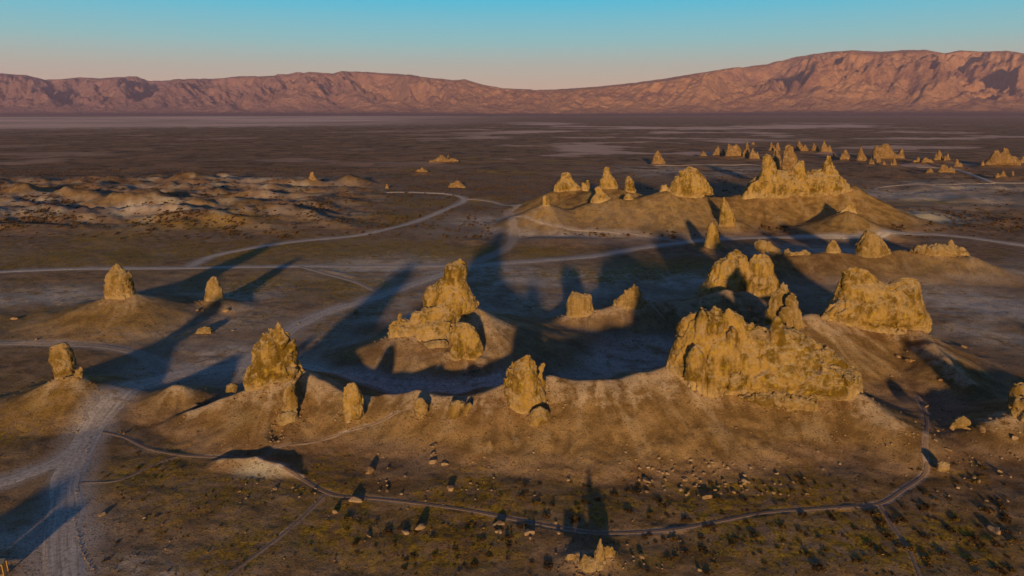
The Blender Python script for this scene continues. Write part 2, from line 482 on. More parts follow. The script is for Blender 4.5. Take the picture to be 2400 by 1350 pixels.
# a carved notch with rubble under the small pillar of the foreground ridge
nx, ny = hit([(648, 1000)])[0]
GH = GH - 1.3 * np.exp(-(((GX - nx) / 1.5) ** 2 + ((GY - ny) / 2.6) ** 2) ** 1.5)
GH[:, -1] = GH[:, 0]
GH = np.where(R2 < 30, 0.0, GH)

def gz(x, y):
    """height of the ground mesh itself"""
    x = np.atleast_1d(np.asarray(x, float)); y = np.atleast_1d(np.asarray(y, float))
    r = np.hypot(x, y); a = np.arctan2(x, y)
    i = np.clip(np.searchsorted(RR, r) - 1, 0, len(RR) - 2); j = np.clip(np.searchsorted(AA, a) - 1, 0, len(AA) - 2)
    u = (r - RR[i]) / (RR[i + 1] - RR[i]); v = (a - AA[j]) / (AA[j + 1] - AA[j])
    u = np.clip(u, 0, 1); v = np.clip(v, 0, 1)
    return (GH[i, j] * (1 - u) * (1 - v) + GH[i + 1, j] * u * (1 - v) + GH[i, j + 1] * (1 - u) * v + GH[i + 1, j + 1] * u * v)
def hitg(px, py):
    """photo pixel -> point on the ground mesh"""
    Ys = np.geomspace(48, 9000, 2500)
    v = (675.0 - py) / FPX; u = (px - 1200.0) / FPX
    t = Ys / (CP + v * SP); z = CAMZ + (v * CP - SP) * t
    g = gz(u * t, Ys); i = int(np.argmax(z < g))
    if i == 0: i = len(Ys) - 1
    return (u * t[i], Ys[i], g[i])

nr, nc = A2.shape
idx = np.arange(nr * nc).reshape(nr, nc)
F = np.stack([idx[:-1, :-1], idx[1:, :-1], idx[1:, 1:], idx[:-1, 1:]], -1).reshape(-1, 4)[:, ::-1]
U = GX / np.maximum(GY, 1)
def blob(px, py, rx, ry):
    """soft ellipse on the flat ground around a photo pixel (rx, ry in photo pixels)"""
    Yc = yflat(py, 0); Y1 = yflat(py - ry, 0) if kz(py - ry) < -0.0005 else Yc * 4; Y0 = yflat(py + ry, 0)
    xc = pt(px, py, Yc)[0]; rxm = abs(pt(px + rx, py, Yc)[0] - xc)
    yy = (GY - Yc) / np.where(GY > Yc, Y1 - Yc, Yc - Y0)
    return np.exp(-(((GX - xc) / rxm) ** 2 + yy ** 2))
wn = fbm2(GX / 60, GY / 60, 4, 51)
wn2 = fbm2(GX / 14, GY / 22, 4, 52)
flat = 1 - sstep(0.02, 0.25, NEAR)
olive = np.zeros_like(GX)
for b in [(250,600,330,30),(150,605,200,22),(560,600,160,18),(800,585,260,26),(1050,590,160,22),(250,555,110,14),(820,672,90,26),(800,660,80,18),
          (60,1000,140,60),(120,930,160,40),(560,1150,230,60),(700,1250,200,70),(330,1120,120,50),(1000,1290,240,60),(1150,1180,200,60),
          (1980,1290,420,90),(1500,1320,200,40),(2200,1260,260,70),(100,740,160,30),(260,770,180,30),(900,512,110,12),(1000,478,90,9),(1120,470,70,8),
          (1250,590,110,14),(1400,640,110,22),(1550,630,140,20),(2180,475,120,6),(600,660,120,20),(1700,1190,200,40),(1850,1150,250,30),(1960,440,60,6),(450,530,200,14)]:
    olive = np.maximum(olive, blob(*b))
olive = np.clip(olive * (1.1 + 1.0 * wn2 + 0.4 * wn), 0, 1) * (0.35 + 0.65 * flat)
olive = np.clip(olive + 0.45 * sstep(0.15, 0.55, wn2 + 0.5 * wn) * (1 - sstep(600, 1200, R2)) * flat, 0, 1)
dark = sstep(0.1, 0.5, wn2 * 0.6 + wn * 0.7) * 0.45
left = 1 - sstep(-0.25, 0.05, U + 0.08 * fbm2(GX / 300, GY / 300, 3, 71))
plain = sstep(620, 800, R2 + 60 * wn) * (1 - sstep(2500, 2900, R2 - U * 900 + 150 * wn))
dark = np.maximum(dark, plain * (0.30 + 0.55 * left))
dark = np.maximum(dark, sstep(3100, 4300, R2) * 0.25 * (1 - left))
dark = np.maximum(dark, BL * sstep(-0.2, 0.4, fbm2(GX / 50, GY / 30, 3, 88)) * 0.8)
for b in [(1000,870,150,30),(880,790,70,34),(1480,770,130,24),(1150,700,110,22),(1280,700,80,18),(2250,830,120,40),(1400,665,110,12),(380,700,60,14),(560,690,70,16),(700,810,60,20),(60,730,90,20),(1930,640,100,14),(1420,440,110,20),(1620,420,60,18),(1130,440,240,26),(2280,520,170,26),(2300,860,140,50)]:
    dark = np.maximum(dark, blob(*b) * 0.55)  # dark brush patches, with basin and back slope shade put into the colour
# salt flats: a band on the left, thin streaks on the right
streak = fbm2(GX / 1100, GY / 800, 5, 61, 0.6)
streak2 = fbm2(GX / 260, GY / 190, 5, 62, 0.6)
salt = sstep(2900, 3300, R2 - U * 500 + 260 * wn) * (1 - sstep(7600, 8200, R2)) * left * np.clip(0.8 + 0.5 * streak, 0, 1)
salt = np.maximum(salt, sstep(0.15, 0.55, streak + streak2 * 0.5) * sstep(1300, 1700, R2) * (1 - sstep(3200, 4200, R2)) * (1 - left) * 0.9)
salt = np.maximum(salt, sstep(0.30, 0.6, streak2) * sstep(700, 900, R2) * (1 - sstep(2000, 3000, R2)) * (0.25 + 0.45 * (1 - left)))
pale = np.clip(0.3 * BL * sstep(0.0, 0.5, fbm2(GX / 35, GY / 25, 3, 81)), 0, 1)
for b in [(560,690,130,30),(80,700,170,30),(1400,860,260,60),(1300,655,260,28),(1600,660,140,26),(900,620,180,26),(2290,720,200,50),(2290,640,160,20),
          (480,850,150,50),(640,870,140,40),(900,895,200,25),(100,1260,140,60),(240,1340,180,40),(1900,590,160,16),(1350,545,260,18),(1150,520,120,16),
          (2150,505,90,12),(2180,460,190,20),(1950,450,60,20),(2290,440,150,14),(600,430,120,8),(350,500,120,14),(460,505,60,10),(150,475,50,12),(60,490,90,10),(1650,400,200,14)]:
    pale = np.maximum(pale, blob(*b) * (0.80 + 0.55 * wn2))
for q in [(1000,760,420,110),(1450,820,260,70),(1300,690,420,50),(1100,640,500,30),(2150,700,300,40),(450,740,240,60),(2320,780,160,60)]:
    pale = np.maximum(pale, blob(*q) * (0.50 + 0.5 * wn2))
pale = np.clip(pale * 1.5, 0, 1) * (1 - 0.8 * sstep(0.5, 2.5, TAL))
# the white dome, the pale bank below the trail
wx, wy, _ = pt(2180, 508, 396)
dome = np.exp(-(((GX - wx) / 22) ** 2 + ((GY - wy) / 22) ** 2) ** 2)
bx_, by_ = hit([(615, 1100)])[0]
bank = np.exp(-(((GX - bx_) / 4.6) ** 2 + ((GY - by_) / 2.3) ** 2) ** 1.5)
yellow = np.maximum.reduce([blob(980,399,60,5), blob(1180,402,70,5), blob(2215,474,50,5), blob(1080,375,80,8) * .6, blob(1340, 380, 90, 5) * .5])
yellow = yellow * sstep(-0.3, 0.4, wn2)
dust = 0.9 * (1 - sstep(0.7, 1.9, RQ + 0.5 * wn2))
ground_me = mesh_np('ground', np.stack([GX, GY, GH], -1).reshape(-1, 3), F, True, {
    'olive': (olive * (1 - 0.8 * dust)).ravel(), 'dark': dark.ravel(), 'salt': salt.ravel(), 'pale': pale.ravel(),
    'white': np.maximum(np.maximum(dome, bank), 0.5 * BL * sstep(0.28, 0.5, fbm2(GX / 24, GY / 20, 4, 83))).ravel(), 'gold': (0.35 * (1 - sstep(280, 330, R2)) + sstep(280, 330, R2) * (1 - sstep(480, 560, R2)) * sstep(1, 4, TAL) * sstep(-0.05, 0.05, U)).ravel(), 'gul': GUL.ravel(), 'near': (NEAR * (1 - 0.30 * sstep(230, 300, R2)) * (1 - 0.25 * sstep(300, 340, R2))).ravel(), 'dust': dust.ravel(), 'yellow': yellow.ravel(),
    'plain': (sstep(560, 760, R2) * flat).ravel(), 'hill': sstep(0.2, 2.0, TAL).ravel()})

C_TAN, C_BROWN, C_PALE = (0.36, 0.24, 0.165), (0.19, 0.112, 0.060), (0.66, 0.58, 0.53)
def ground_color(g, dust_only=False):
    big = g.noise(0.035, 5, 0.6); mid = g.noise(0.22, 5, 0.62); fine = g.noise(1.6, 4, 0.7)
    if dust_only:
        c = g.mix(g.rng(mid, 0.3, 0.7), (0.62, 0.55, 0.52), (0.76, 0.69, 0.66))
        return g.mix(g.rng(fine, 0.35, 0.75), c, (0.30, 0.25, 0.22)), mid, fine
    c = g.mix(g.rng(mid, 0.35, 0.68), C_TAN, C_BROWN)
    c = g.mix(g.mul(g.rng(big, 0.45, 0.65), 0.5), c, (0.42, 0.32, 0.26))
    hill = g.attr('hill'); near = g.attr('near')
    hc = g.mix(g.rng(mid, 0.36, 0.62), (0.33, 0.215, 0.105), (0.19, 0.115, 0.045))
    c = g.mix(hill, c, hc)
    c = g.mix(g.mul(g.attr('gold'), 0.75), c, g.mix(g.rng(mid, 0.36, 0.64), (0.44, 0.285, 0.10), (0.24, 0.145, 0.042)))
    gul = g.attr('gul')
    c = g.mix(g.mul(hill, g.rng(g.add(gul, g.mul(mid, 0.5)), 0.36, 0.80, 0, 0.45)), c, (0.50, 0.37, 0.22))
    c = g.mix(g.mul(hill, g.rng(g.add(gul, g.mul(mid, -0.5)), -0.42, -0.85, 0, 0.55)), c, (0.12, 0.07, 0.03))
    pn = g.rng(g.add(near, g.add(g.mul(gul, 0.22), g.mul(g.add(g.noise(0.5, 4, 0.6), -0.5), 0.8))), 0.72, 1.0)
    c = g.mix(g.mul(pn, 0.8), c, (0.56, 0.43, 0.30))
    c = g.mix(g.mul(g.attr('pale'), g.rng(g.add(g.mul(mid, 0.5), g.mul(g.noise(0.10, 6, 0.7, stretch=(0.5, 1.0, 1.0)), 0.5)), 0.36, 0.54)), c, C_PALE)
    ol = g.mul(g.attr('olive'), g.rng(g.noise(0.55, 4, 0.65), 0.38, 0.58))
    c = g.mix(g.mul(ol, 0.9), c, g.mix(g.rng(fine, 0.35, 0.65), (0.22, 0.130, 0.014), (0.58, 0.375, 0.02)))
    spots = g.rng(g.noise(0.33, 3, 0.7), 0.47, 0.60)
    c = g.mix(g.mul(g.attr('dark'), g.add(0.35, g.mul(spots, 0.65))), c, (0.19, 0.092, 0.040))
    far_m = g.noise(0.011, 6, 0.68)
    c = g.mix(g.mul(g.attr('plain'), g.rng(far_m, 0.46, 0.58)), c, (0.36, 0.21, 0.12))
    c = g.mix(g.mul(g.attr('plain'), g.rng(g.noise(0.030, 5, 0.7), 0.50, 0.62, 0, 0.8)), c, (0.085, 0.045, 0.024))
    c = g.mix(g.attr('salt'), c, (0.90, 0.64, 0.56))
    c = g.mix(g.attr('yellow'), c, (0.42, 0.28, 0.05))
    c = g.mix(g.attr('white'), c, g.mix(mid, (0.50, 0.44, 0.33), (0.66, 0.60, 0.48)))
    c = g.mix(g.mul(g.attr('dust'), g.rng(mid, 0.2, 0.55)), c, (0.52, 0.45, 0.42))
    peb = g.noise(2.6, 3, 0.8); lump = g.noise(0.75, 4, 0.75)
    c = g.mix(g.rng(peb, 0.54, 0.64, 0, 0.80), c, (0.075, 0.045, 0.022))
    c = g.mix(g.rng(lump, 0.55, 0.68, 0, 0.60), c, (0.10, 0.062, 0.030))
    c = g.mix(g.rng(g.noise(3.7, 3, 0.8), 0.60, 0.70, 0, 0.55), c, (0.60, 0.50, 0.38))
    return c, mid, fine
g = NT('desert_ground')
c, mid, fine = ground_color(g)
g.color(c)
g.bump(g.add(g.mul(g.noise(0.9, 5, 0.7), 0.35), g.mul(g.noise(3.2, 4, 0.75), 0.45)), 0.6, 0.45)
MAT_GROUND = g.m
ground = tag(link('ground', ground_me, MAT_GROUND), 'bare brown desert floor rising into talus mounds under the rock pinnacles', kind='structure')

# roads: strips draped on the ground, ragged edges
g = NT('road_dust')
c, mid, fine = ground_color(g, True)
ruts = g.attr('across')
cmb = g.n('ShaderNodeCombineXYZ'); g.put(cmb.inputs[0], g.mul(ruts, 5.5)); g.put(cmb.inputs[1], g.mul(g.attr('along'), 0.05))
tyre = g.noise(1.0, 5, 0.7, co=cmb.outputs[0])
c = g.mix(g.rng(tyre, 0.48, 0.64, 0, 0.7), c, (0.34, 0.27, 0.23))
c = g.mix(g.rng(tyre, 0.46, 0.34, 0, 0.6), c, (0.80, 0.74, 0.71))
rut = g.mul(g.rng(g.noise(1.4, 3, 0.6), 0.3, 0.7), g.rng(g.math('ABSOLUTE', g.add(g.math('ABSOLUTE', ruts), -0.42)), 0.0, 0.18, 0.6, 0.0))
c = g.mix(rut, c, (0.70, 0.65, 0.62))
g.color(c); g.bump(g.add(tyre, g.mul(g.noise(2.5, 4, 0.7), 0.3)), 0.3, 0.15)
MAT_ROAD = g.m
g = NT('trodden_soil')
c, mid, fine = ground_color(g, True)
g.color(g.mix(0.92, c, (0.28, 0.185, 0.125))); g.bump(g.noise(2.5, 4, 0.7), 0.4, 0.25); MAT_PATH = g.m
g = NT('track_dust')
c, mid, fine = ground_color(g, True)
g.color(g.mix(0.50, c, (0.32, 0.22, 0.15))); g.bump(g.noise(2.5, 4, 0.7), 0.4, 0.25); MAT_TRACK = g.m
rs = np.random.RandomState(7)
for k, (nm, hw, P) in enumerate(PATHS):
    n = len(P)
    T = np.gradient(P, axis=0); T /= np.linalg.norm(T, axis=1)[:, None] + 1e-9
    N = np.stack([T[:, 1], -T[:, 0]], 1)
    wl = hw * (0.88 + 0.22 * noise2(np.arange(n) * 0.21, np.full(n, k * 7.3), 91)); wr = hw * (0.88 + 0.22 * noise2(np.arange(n) * 0.23, np.full(n, k * 5.1 + 50), 92))
    cr = np.linspace(-1, 1, 11)
    off = np.where(cr[None, :] < 0, cr[None, :] * wl[:, None], cr[None, :] * wr[:, None])
    X = P[:, 0, None] + N[:, 0, None] * off; Y = P[:, 1, None] + N[:, 1, None] * off
    R = np.hypot(X, Y)
    lift = 0.035 + 0.10 * sstep(150, 500, R) + 0.0004 * np.maximum(R - 400, 0)
    lift = lift * np.where(np.abs(cr)[None, :] > 0.99, -1.2, 1.0)
    Z = gz(X.ravel(), Y.ravel()).reshape(X.shape) + lift
    ii = np.arange(n * 11).reshape(n, 11)
    FF = np.stack([ii[:-1, :-1], ii[:-1, 1:], ii[1:, 1:], ii[1:, :-1]], -1).reshape(-1, 4)
    me = mesh_np(nm, np.stack([X, Y, Z], -1).reshape(-1, 3), FF, True, {'across': np.broadcast_to(cr, X.shape).ravel(), 'along': np.repeat(np.concatenate([[0], np.cumsum(np.hypot(*np.diff(P, axis=0).T))]), 11)})
    tag(link(nm, me, {'footpath': MAT_PATH, 'dirt_track': MAT_TRACK}.get(nm, MAT_ROAD)), {'dirt_road': 'pale graded dirt road crossing the dry basin', 'dirt_track': 'faint pale wheel track on the desert floor', 'footpath': 'narrow trodden footpath below the foreground mounds'}[nm], kind='structure')

# ------------------------------------------------------------------ mountains
RANGE = [(-900,185),(-500,178),(-250,183),(-80,176),(0,172),(60,176),(100,186),(140,186),(190,181),(230,184),(285,180),(318,178),(345,188),(380,188),(420,185),(500,184),(560,179),(620,178),(660,172),(720,168),(780,172),
         (800,167),(850,168),(900,172),(960,174),(1010,181),(1060,188),(1090,186),(1130,198),(1180,207),(1230,209),(1270,211),(1330,208),(1400,203),(1450,198),(1500,192),(1560,184),(1600,177),(1640,171),
         (1700,161),(1760,153),(1800,147),(1860,134),(1900,128),(1950,121),(2000,118),(2060,121),(2130,116),(2170,117),(2215,125),(2250,118),(2300,121),(2360,119),(2400,124),(2500,122),(2700,140),(3000,150),(3600,190)]
RC = 12600.0
rp = np.array([pt(px, py, RC) for px, py in RANGE])
MA = np.linspace(-0.95, 0.95, 1150)        # x / y
MT = np.concatenate([np.linspace(0, 1, 210), np.linspace(1.02, 1.7, 26)])
MTa, MAa = np.meshgrid(MT, MA, indexing='ij')
crest = np.interp(MAa, rp[:, 0] / rp[:, 1], rp[:, 2])
toe = 8100 - 900 * sstep(0.2, 0.7, MAa)
Ym = toe + (RC - toe) * MTa; Xm = MAa * Ym
wp = 0.25 * noise2(Xm / 900, Ym / 900, 3)
wR = sstep(0.0, 0.30, MAa)
sR = ridged2((Xm - 1.0 * Ym) / 2500 + wp, (Ym + 0.9 * Xm) / 6200, 5, 101, 0.48)
sL = ridged2((Xm + 0.55 * Ym) / 1200 + wp, (Ym - 0.5 * Xm) / 3400, 5, 105, 0.5)
s1 = sL * (1 - wR) + sR * wR
s2 = ridged2((Xm + 0.5 * Ym * (1 - 2.4 * wR * 0 )) / 460, Ym / 800, 4, 111, 0.55) * (1 - wR) + ridged2((Xm - 0.8 * Ym) / 520, (Ym + 0.8 * Xm) / 1300, 4, 113, 0.55) * wR
s3 = fbm2(Xm / 160, Ym / 200, 4, 121)
shape = 0.30 * MTa * np.clip(1 - MTa, 0, 1) + np.clip((MTa - 0.24) / 0.76, 0, 1) ** 1.03
env = sstep(0.22, 0.5, MTa) * (1 - 0.93 * sstep(0.84, 1.0, MTa))
Zm = crest * shape + env * np.minimum(crest, 900) * ((0.62 + 0.45 * wR) * (s1 - 0.42) + (0.26 - 0.06 * wR) * (s2 - 0.35)) + s3 * 16 * sstep(0.08, 0.3, MTa) - 12 * (1 - sstep(0, 0.03, MTa))
Zm = np.where(MTa > 1, crest * (1 - (MTa - 1) * 0.9) + s3 * 8, np.minimum(Zm, crest * (Ym / RC) * (0.97 + 0.03 * MTa) - 30 * (1 - MTa) + s3 * 5))
n0, n1 = MTa.shape; ii = np.arange(n0 * n1).reshape(n0, n1)
FF = np.stack([ii[:-1, :-1], ii[:-1, 1:], ii[1:, 1:], ii[1:, :-1]], -1).reshape(-1, 4)
g = NT('mountain_rock')
c = g.mix(g.rng(g.noise(0.0011, 6, 0.65), 0.36, 0.64), (0.47, 0.25, 0.145), (0.23, 0.115, 0.095))
c = g.mix(g.rng(g.noise(0.006, 5, 0.7), 0.40, 0.66), c, (0.42, 0.24, 0.15))
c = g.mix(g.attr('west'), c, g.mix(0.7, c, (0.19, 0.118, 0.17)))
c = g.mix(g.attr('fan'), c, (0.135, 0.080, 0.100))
g.color(c); g.bump(g.add(g.noise(0.012, 6, 0.7), g.mul(g.noise(0.004, 5, 0.6), 1.5)), 1.0, 60.0)
fan = 1 - sstep(0.10, 0.34, MTa + 0.08 * s1)
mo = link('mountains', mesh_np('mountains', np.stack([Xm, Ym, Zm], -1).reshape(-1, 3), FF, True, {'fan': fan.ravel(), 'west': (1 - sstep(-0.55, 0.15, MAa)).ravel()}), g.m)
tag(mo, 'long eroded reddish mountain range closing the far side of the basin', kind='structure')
# ------------------------------------------------------------------ rock pinnacles
def surface_net(Fv, org, sp):
    """Fv > 0 inside; returns verts, quads"""
    ins = Fv > 0
    c = [ins[a:a + ins.shape[0] - 1, b:b + ins.shape[1] - 1, d:d + ins.shape[2] - 1] for a in (0, 1) for b in (0, 1) for d in (0, 1)]
    s = sum(q.astype(np.int8) for q in c)
    act = (s > 0) & (s < 8)
    I = np.argwhere(act)
    vid = np.full(act.shape, -1, np.int64); vid[act] = np.arange(len(I))
    pos = np.zeros((len(I), 3)); cnt = np.zeros(len(I))
    cor = [(a, b, d) for a in (0, 1) for b in (0, 1) for d in (0, 1)]
    for a in cor:
        for ax in range(3):
            if a[ax] == 1: continue
            b = list(a); b[ax] = 1
            fa = Fv[I[:, 0] + a[0], I[:, 1] + a[1], I[:, 2] + a[2]]; fb = Fv[I[:, 0] + b[0], I[:, 1] + b[1], I[:, 2] + b[2]]
            m = (fa > 0) != (fb > 0)
            t = fa[m] / (fa[m] - fb[m])
            P = np.array(a, float)[None, :].repeat(m.sum(), 0); P[:, ax] += t
            pos[m] += P; cnt[m] += 1
    V = (I + pos / cnt[:, None]) * sp + org
    quads = []
    for ax in range(3):
        o = [1, 2] if ax == 0 else ([0, 2] if ax == 1 else [0, 1])
        sl0 = [slice(1, -1)] * 3; sl1 = [slice(1, -1)] * 3
        sl0[ax] = slice(0, -1); sl1[ax] = slice(1, None)
        A = ins[tuple(sl0)]; B = ins[tuple(sl1)]
        E = np.argwhere(A != B)
        if not len(E): continue
        flip = A[E[:, 0], E[:, 1], E[:, 2]]
        E = E.copy(); E[:, o[0]] += 1; E[:, o[1]] += 1
        def vv(du, dv):
            G = E.copy(); G[:, o[0]] += du; G[:, o[1]] += dv
            return vid[G[:, 0], G[:, 1], G[:, 2]]
        q = np.stack([vv(-1, -1), vv(0, -1), vv(0, 0), vv(-1, 0)], -1)
        if ax == 1: flip = ~flip
        q[~flip] = q[~flip][:, ::-1]
        quads.append(q)
    return V, np.vstack(quads)

def poly_sd(px, pz, poly):
    """signed distance to polygon, positive inside"""
    P = np.array(poly); d = np.full(px.shape, 1e9); w = np.zeros(px.shape, bool)
    for a, b in zip(P, np.roll(P, -1, 0)):
        ex, ez = b - a; L2 = ex * ex + ez * ez + 1e-12
        t = np.clip(((px - a[0]) * ex + (pz - a[1]) * ez) / L2, 0, 1)
        d = np.minimum(d, np.hypot(px - a[0] - t * ex, pz - a[1] - t * ez))
        cnd = ((a[1] > pz) != (b[1] > pz))
        with np.errstate(divide='ignore', invalid='ignore'):
            w ^= cnd & (px < (ez and ex * (pz - a[1]) / ez or 0) + a[0]) if ez == 0 else cnd & (px < ex * (pz - a[1]) / ez + a[0])
    return np.where(w, d, -d)

def blur(a, n):
    for _ in range(n):
        a = np.pad(a, 1, mode='edge')
        a = (a[1:-1, :-2] + 2 * a[1:-1, 1:-1] + a[1:-1, 2:]) / 4
        a = np.pad(a, 1, mode='edge')
        a = (a[:-2, 1:-1] + 2 * a[1:-1, 1:-1] + a[2:, 1:-1]) / 4
    return a

NTRI = [0]
BASES = []
def make_rock(name, label, cat, Y, lumps, mat, res=None, rough=1.0, seed=1, group=None, sink=None):
    """lumps: (outline pixels left base -> top -> right base, dy in metres, thickness ratio, thickness cap in metres)"""
    L = []
    xs, zs, ts = [], [], []
    for (ol, dy, ratio, cap) in lumps:
        Yl = Y + dy
        P = [(pt(px, py, Yl)[0], pt(px, py, Yl)[2]) for px, py in ol]
        hgt = max(p[1] for p in P) - min(p[1] for p in P)
        sk = sink if sink is not None else min(0.3 * hgt + 0.6, 3.0)
        zb = min(p[1] for p in P); lowx = [p[0] for p in P if p[1] < zb + 0.35 * hgt]
        P = [(min(lowx), min(P[0][1], zb + .2 * hgt) - sk)] + P + [(max(lowx), min(P[-1][1], zb + .2 * hgt) - sk)]
        L.append((P, Yl, ratio, cap))
        xs += [p[0] for p in P]; zs += [p[1] for p in P]
    size = max(max(xs) - min(xs), max(zs) - min(zs))
    sp = res or max(Y / 650.0 * 1.05, size / 120.0)
    TM = 0
    pad = sp * 3 + 0.05 * size
    x0, x1, z0, z1 = min(xs) - pad, max(xs) + pad, min(zs) - pad * .3, max(zs) + pad
    gx = np.arange(x0, x1 + sp, sp); gzz = np.arange(z0, z1 + sp, sp)
    XX, ZZ = np.meshgrid(gx, gzz, indexing='ij')
    D = []
    for (P, Yl, ratio, cap) in L:
        d = poly_sd(XX, ZZ, P)
        ins = d > 0
        # half width of the inside run through each cell
        wid = np.zeros_like(d)
        for j in range(ins.shape[1]):
            col = ins[:, j]; k = 0
            e = np.flatnonzero(np.diff(np.concatenate([[0], col.astype(int), [0]])))
            for a, b in zip(e[::2], e[1::2]): wid[a:b, j] = (b - a) * sp / 2
        m = np.minimum(np.maximum(wid, sp), cap / max(ratio, .01))
        mx = np.where(ins, m, 0); wt = ins.astype(float)
        n = 5
        m = blur(mx, n) / np.maximum(blur(wt, n), 1e-3)
        m = np.where(blur(wt, n) < 0.02, sp * 2, np.maximum(m, sp))
        D.append((d, m, Yl, ratio)); TM = max(TM, (m * ratio).max())
    ya = min(q[2] for q in D) - TM - pad; yb = max(q[2] for q in D) + TM + pad
    gy = np.arange(ya, yb + sp, sp)
    Fv = None
    for (d, m, Yl, ratio) in D:
        e = np.sqrt(((gy[None, :, None] - Yl) / (m * ratio)[:, None, :]) ** 2 + (1 - np.minimum(d / m, 1.0))[:, None, :] ** 2)
        f = (1 - e) * (m * np.minimum(1, ratio * 1.3))[:, None, :]
        if Fv is None: Fv = f
        else:
            kk = 0.02 * size + 0.05
            h = np.clip(0.5 + 0.5 * (Fv - f) / kk, 0, 1)
            Fv = f * (1 - h) + Fv * h + kk * h * (1 - h)
    A = 0.05 * size * rough
    band = np.abs(Fv) < A * 3.0 + sp * 2
    I = np.argwhere(band)
    x = gx[I[:, 0]]; y = gy[I[:, 1]]; z = gzz[I[:, 2]]
    s = size
    n1 = fbm3(x / (s * 0.22), y / (s * 0.22), z / (s * 0.30), 3, seed * 11)
    sc = min(s * 0.07, 1.1) + 0.15
    n2 = fbm3(x / sc, y / sc, z / (sc * 1.5), 3, seed * 11 + 5)
    cr = np.abs(noise3(x / (sc * 2.6) + n1 * 0.3, y / (sc * 2.6), z / (sc * 5.5), seed * 11 + 7))
    pit = noise3(x / (sc * 0.8), y / (sc * 0.8), z / (sc * 0.8), seed * 11 + 8)
    n3 = np.abs(fbm3(x / (sc * 1.9) + 40, y / (sc * 1.9), z / (sc * 2.2), 3, seed * 11 + 3, 0.6))
    rk = 0.45 + 0.5 * rough
    disp = A * 0.5 * n1 + sc * 0.34 * rk * (0.42 - n3) + sc * 0.20 * n2 * min(rough, 1.3) - sc * 0.50 * np.clip(1 - cr / 0.08, 0, 1) - sc * 0.6 * rk * np.clip(pit - 0.42, 0, 1) - sc * 0.6 * rk * np.clip(noise3(x / (sc * 0.42), y / (sc * 0.42), z / (sc * 0.42), seed * 11 + 9) - 0.4, 0, 1)
    disp = disp + sc * 0.13 * noise3(x / (sc * 0.3), y / (sc * 0.3), z / (sc * 0.3), seed * 11 + 13)
    Fv[band] += disp
    Fv[0] = Fv[-1] = -1; Fv[:, 0] = Fv[:, -1] = -1; Fv[:, :, 0] = Fv[:, :, -1] = -1
    V, Q = surface_net(Fv, np.array([gx[0], gy[0], gzz[0]]), sp)
    NTRI[0] += len(Q) * 2
    cx = float(V[:, 0].mean()); cy = float(Y); cz = float(gz(cx, cy)[0])
    zmin, zmax = V[:, 2].min(), V[:, 2].max()
    gb = gz(V[:, 0], V[:, 1])
    low = np.clip(1 - (V[:, 2] - gb) / (0.18 * (zmax - zmin) + 0.3), 0, 1)
    me = mesh_np(name, V - np.array([cx, cy, cz]), Q, True, {'low': low})
    o = link(name, me, mat, loc=(cx, cy, cz))
    if Y < 270 and size > 3:
        lowv = V[(V[:, 2] - gb > -0.3) & (V[:, 2] - gb < 0.25 + 0.02 * size)]
        if len(lowv): BASES.append((lowv, size, cx, cy))
    return tag(o, label, cat, group)

def rock_mat(name, base, dark, pale, yel):
    g = NT(name, 0.95, 0.08)
    big = g.noise(0.16, 4, 0.6); mid = g.noise(0.7, 5, 0.65); fine = g.noise(3.0, 4, 0.7)
    run = g.noise(0.55, 4, 0.6, stretch=(1.0, 1.0, 0.28))
    c = g.mix(g.rng(g.add(g.mul(big, 0.5), g.mul(run, 0.5)), 0.43, 0.58), base, dark)
    c = g.mix(g.mul(g.rng(mid, 0.52, 0.70), 0.75), c, yel)
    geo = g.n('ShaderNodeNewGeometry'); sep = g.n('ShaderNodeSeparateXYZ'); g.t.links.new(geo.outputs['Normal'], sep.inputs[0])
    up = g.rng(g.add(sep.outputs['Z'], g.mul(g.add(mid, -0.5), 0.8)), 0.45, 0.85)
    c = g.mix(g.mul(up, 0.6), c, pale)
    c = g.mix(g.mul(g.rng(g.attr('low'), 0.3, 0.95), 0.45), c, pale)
    c = g.mix(g.mul(g.rng(g.noise(0.34, 5, 0.7, dist=1.2), 0.50, 0.62), 0.6), c, (0.40, 0.30, 0.19))
    c = g.mix(g.rng(fine, 0.57, 0.70, 0, 0.6), c, (0.10, 0.055, 0.015))
    c = g.mix(g.rng(g.noise(1.4, 3, 0.6, dist=0.8), 0.62, 0.74, 0, 0.5), c, dark)
    g.color(g.mix(g.rng(g.noise(1.1, 4, 0.75, stretch=(1.0, 1.0, 0.5)), 0.58, 0.68, 0, 0.6), c, (0.13, 0.08, 0.02)))
    g.bump(g.add(g.add(g.mul(mid, 0.8), g.mul(fine, 0.35)), g.mul(g.noise(9.0, 2, 0.6), 0.10)), 0.9, 0.7)
    return g.m
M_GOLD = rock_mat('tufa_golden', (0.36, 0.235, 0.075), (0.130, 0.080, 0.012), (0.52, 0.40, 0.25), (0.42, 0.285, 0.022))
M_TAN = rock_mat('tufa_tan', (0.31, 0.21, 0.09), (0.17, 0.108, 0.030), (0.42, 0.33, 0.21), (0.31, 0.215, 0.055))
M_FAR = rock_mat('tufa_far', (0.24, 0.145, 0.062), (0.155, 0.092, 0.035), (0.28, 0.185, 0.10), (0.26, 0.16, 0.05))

PIN, CRAG, BLD = 'rock pinnacle', 'rock crag', 'boulder'
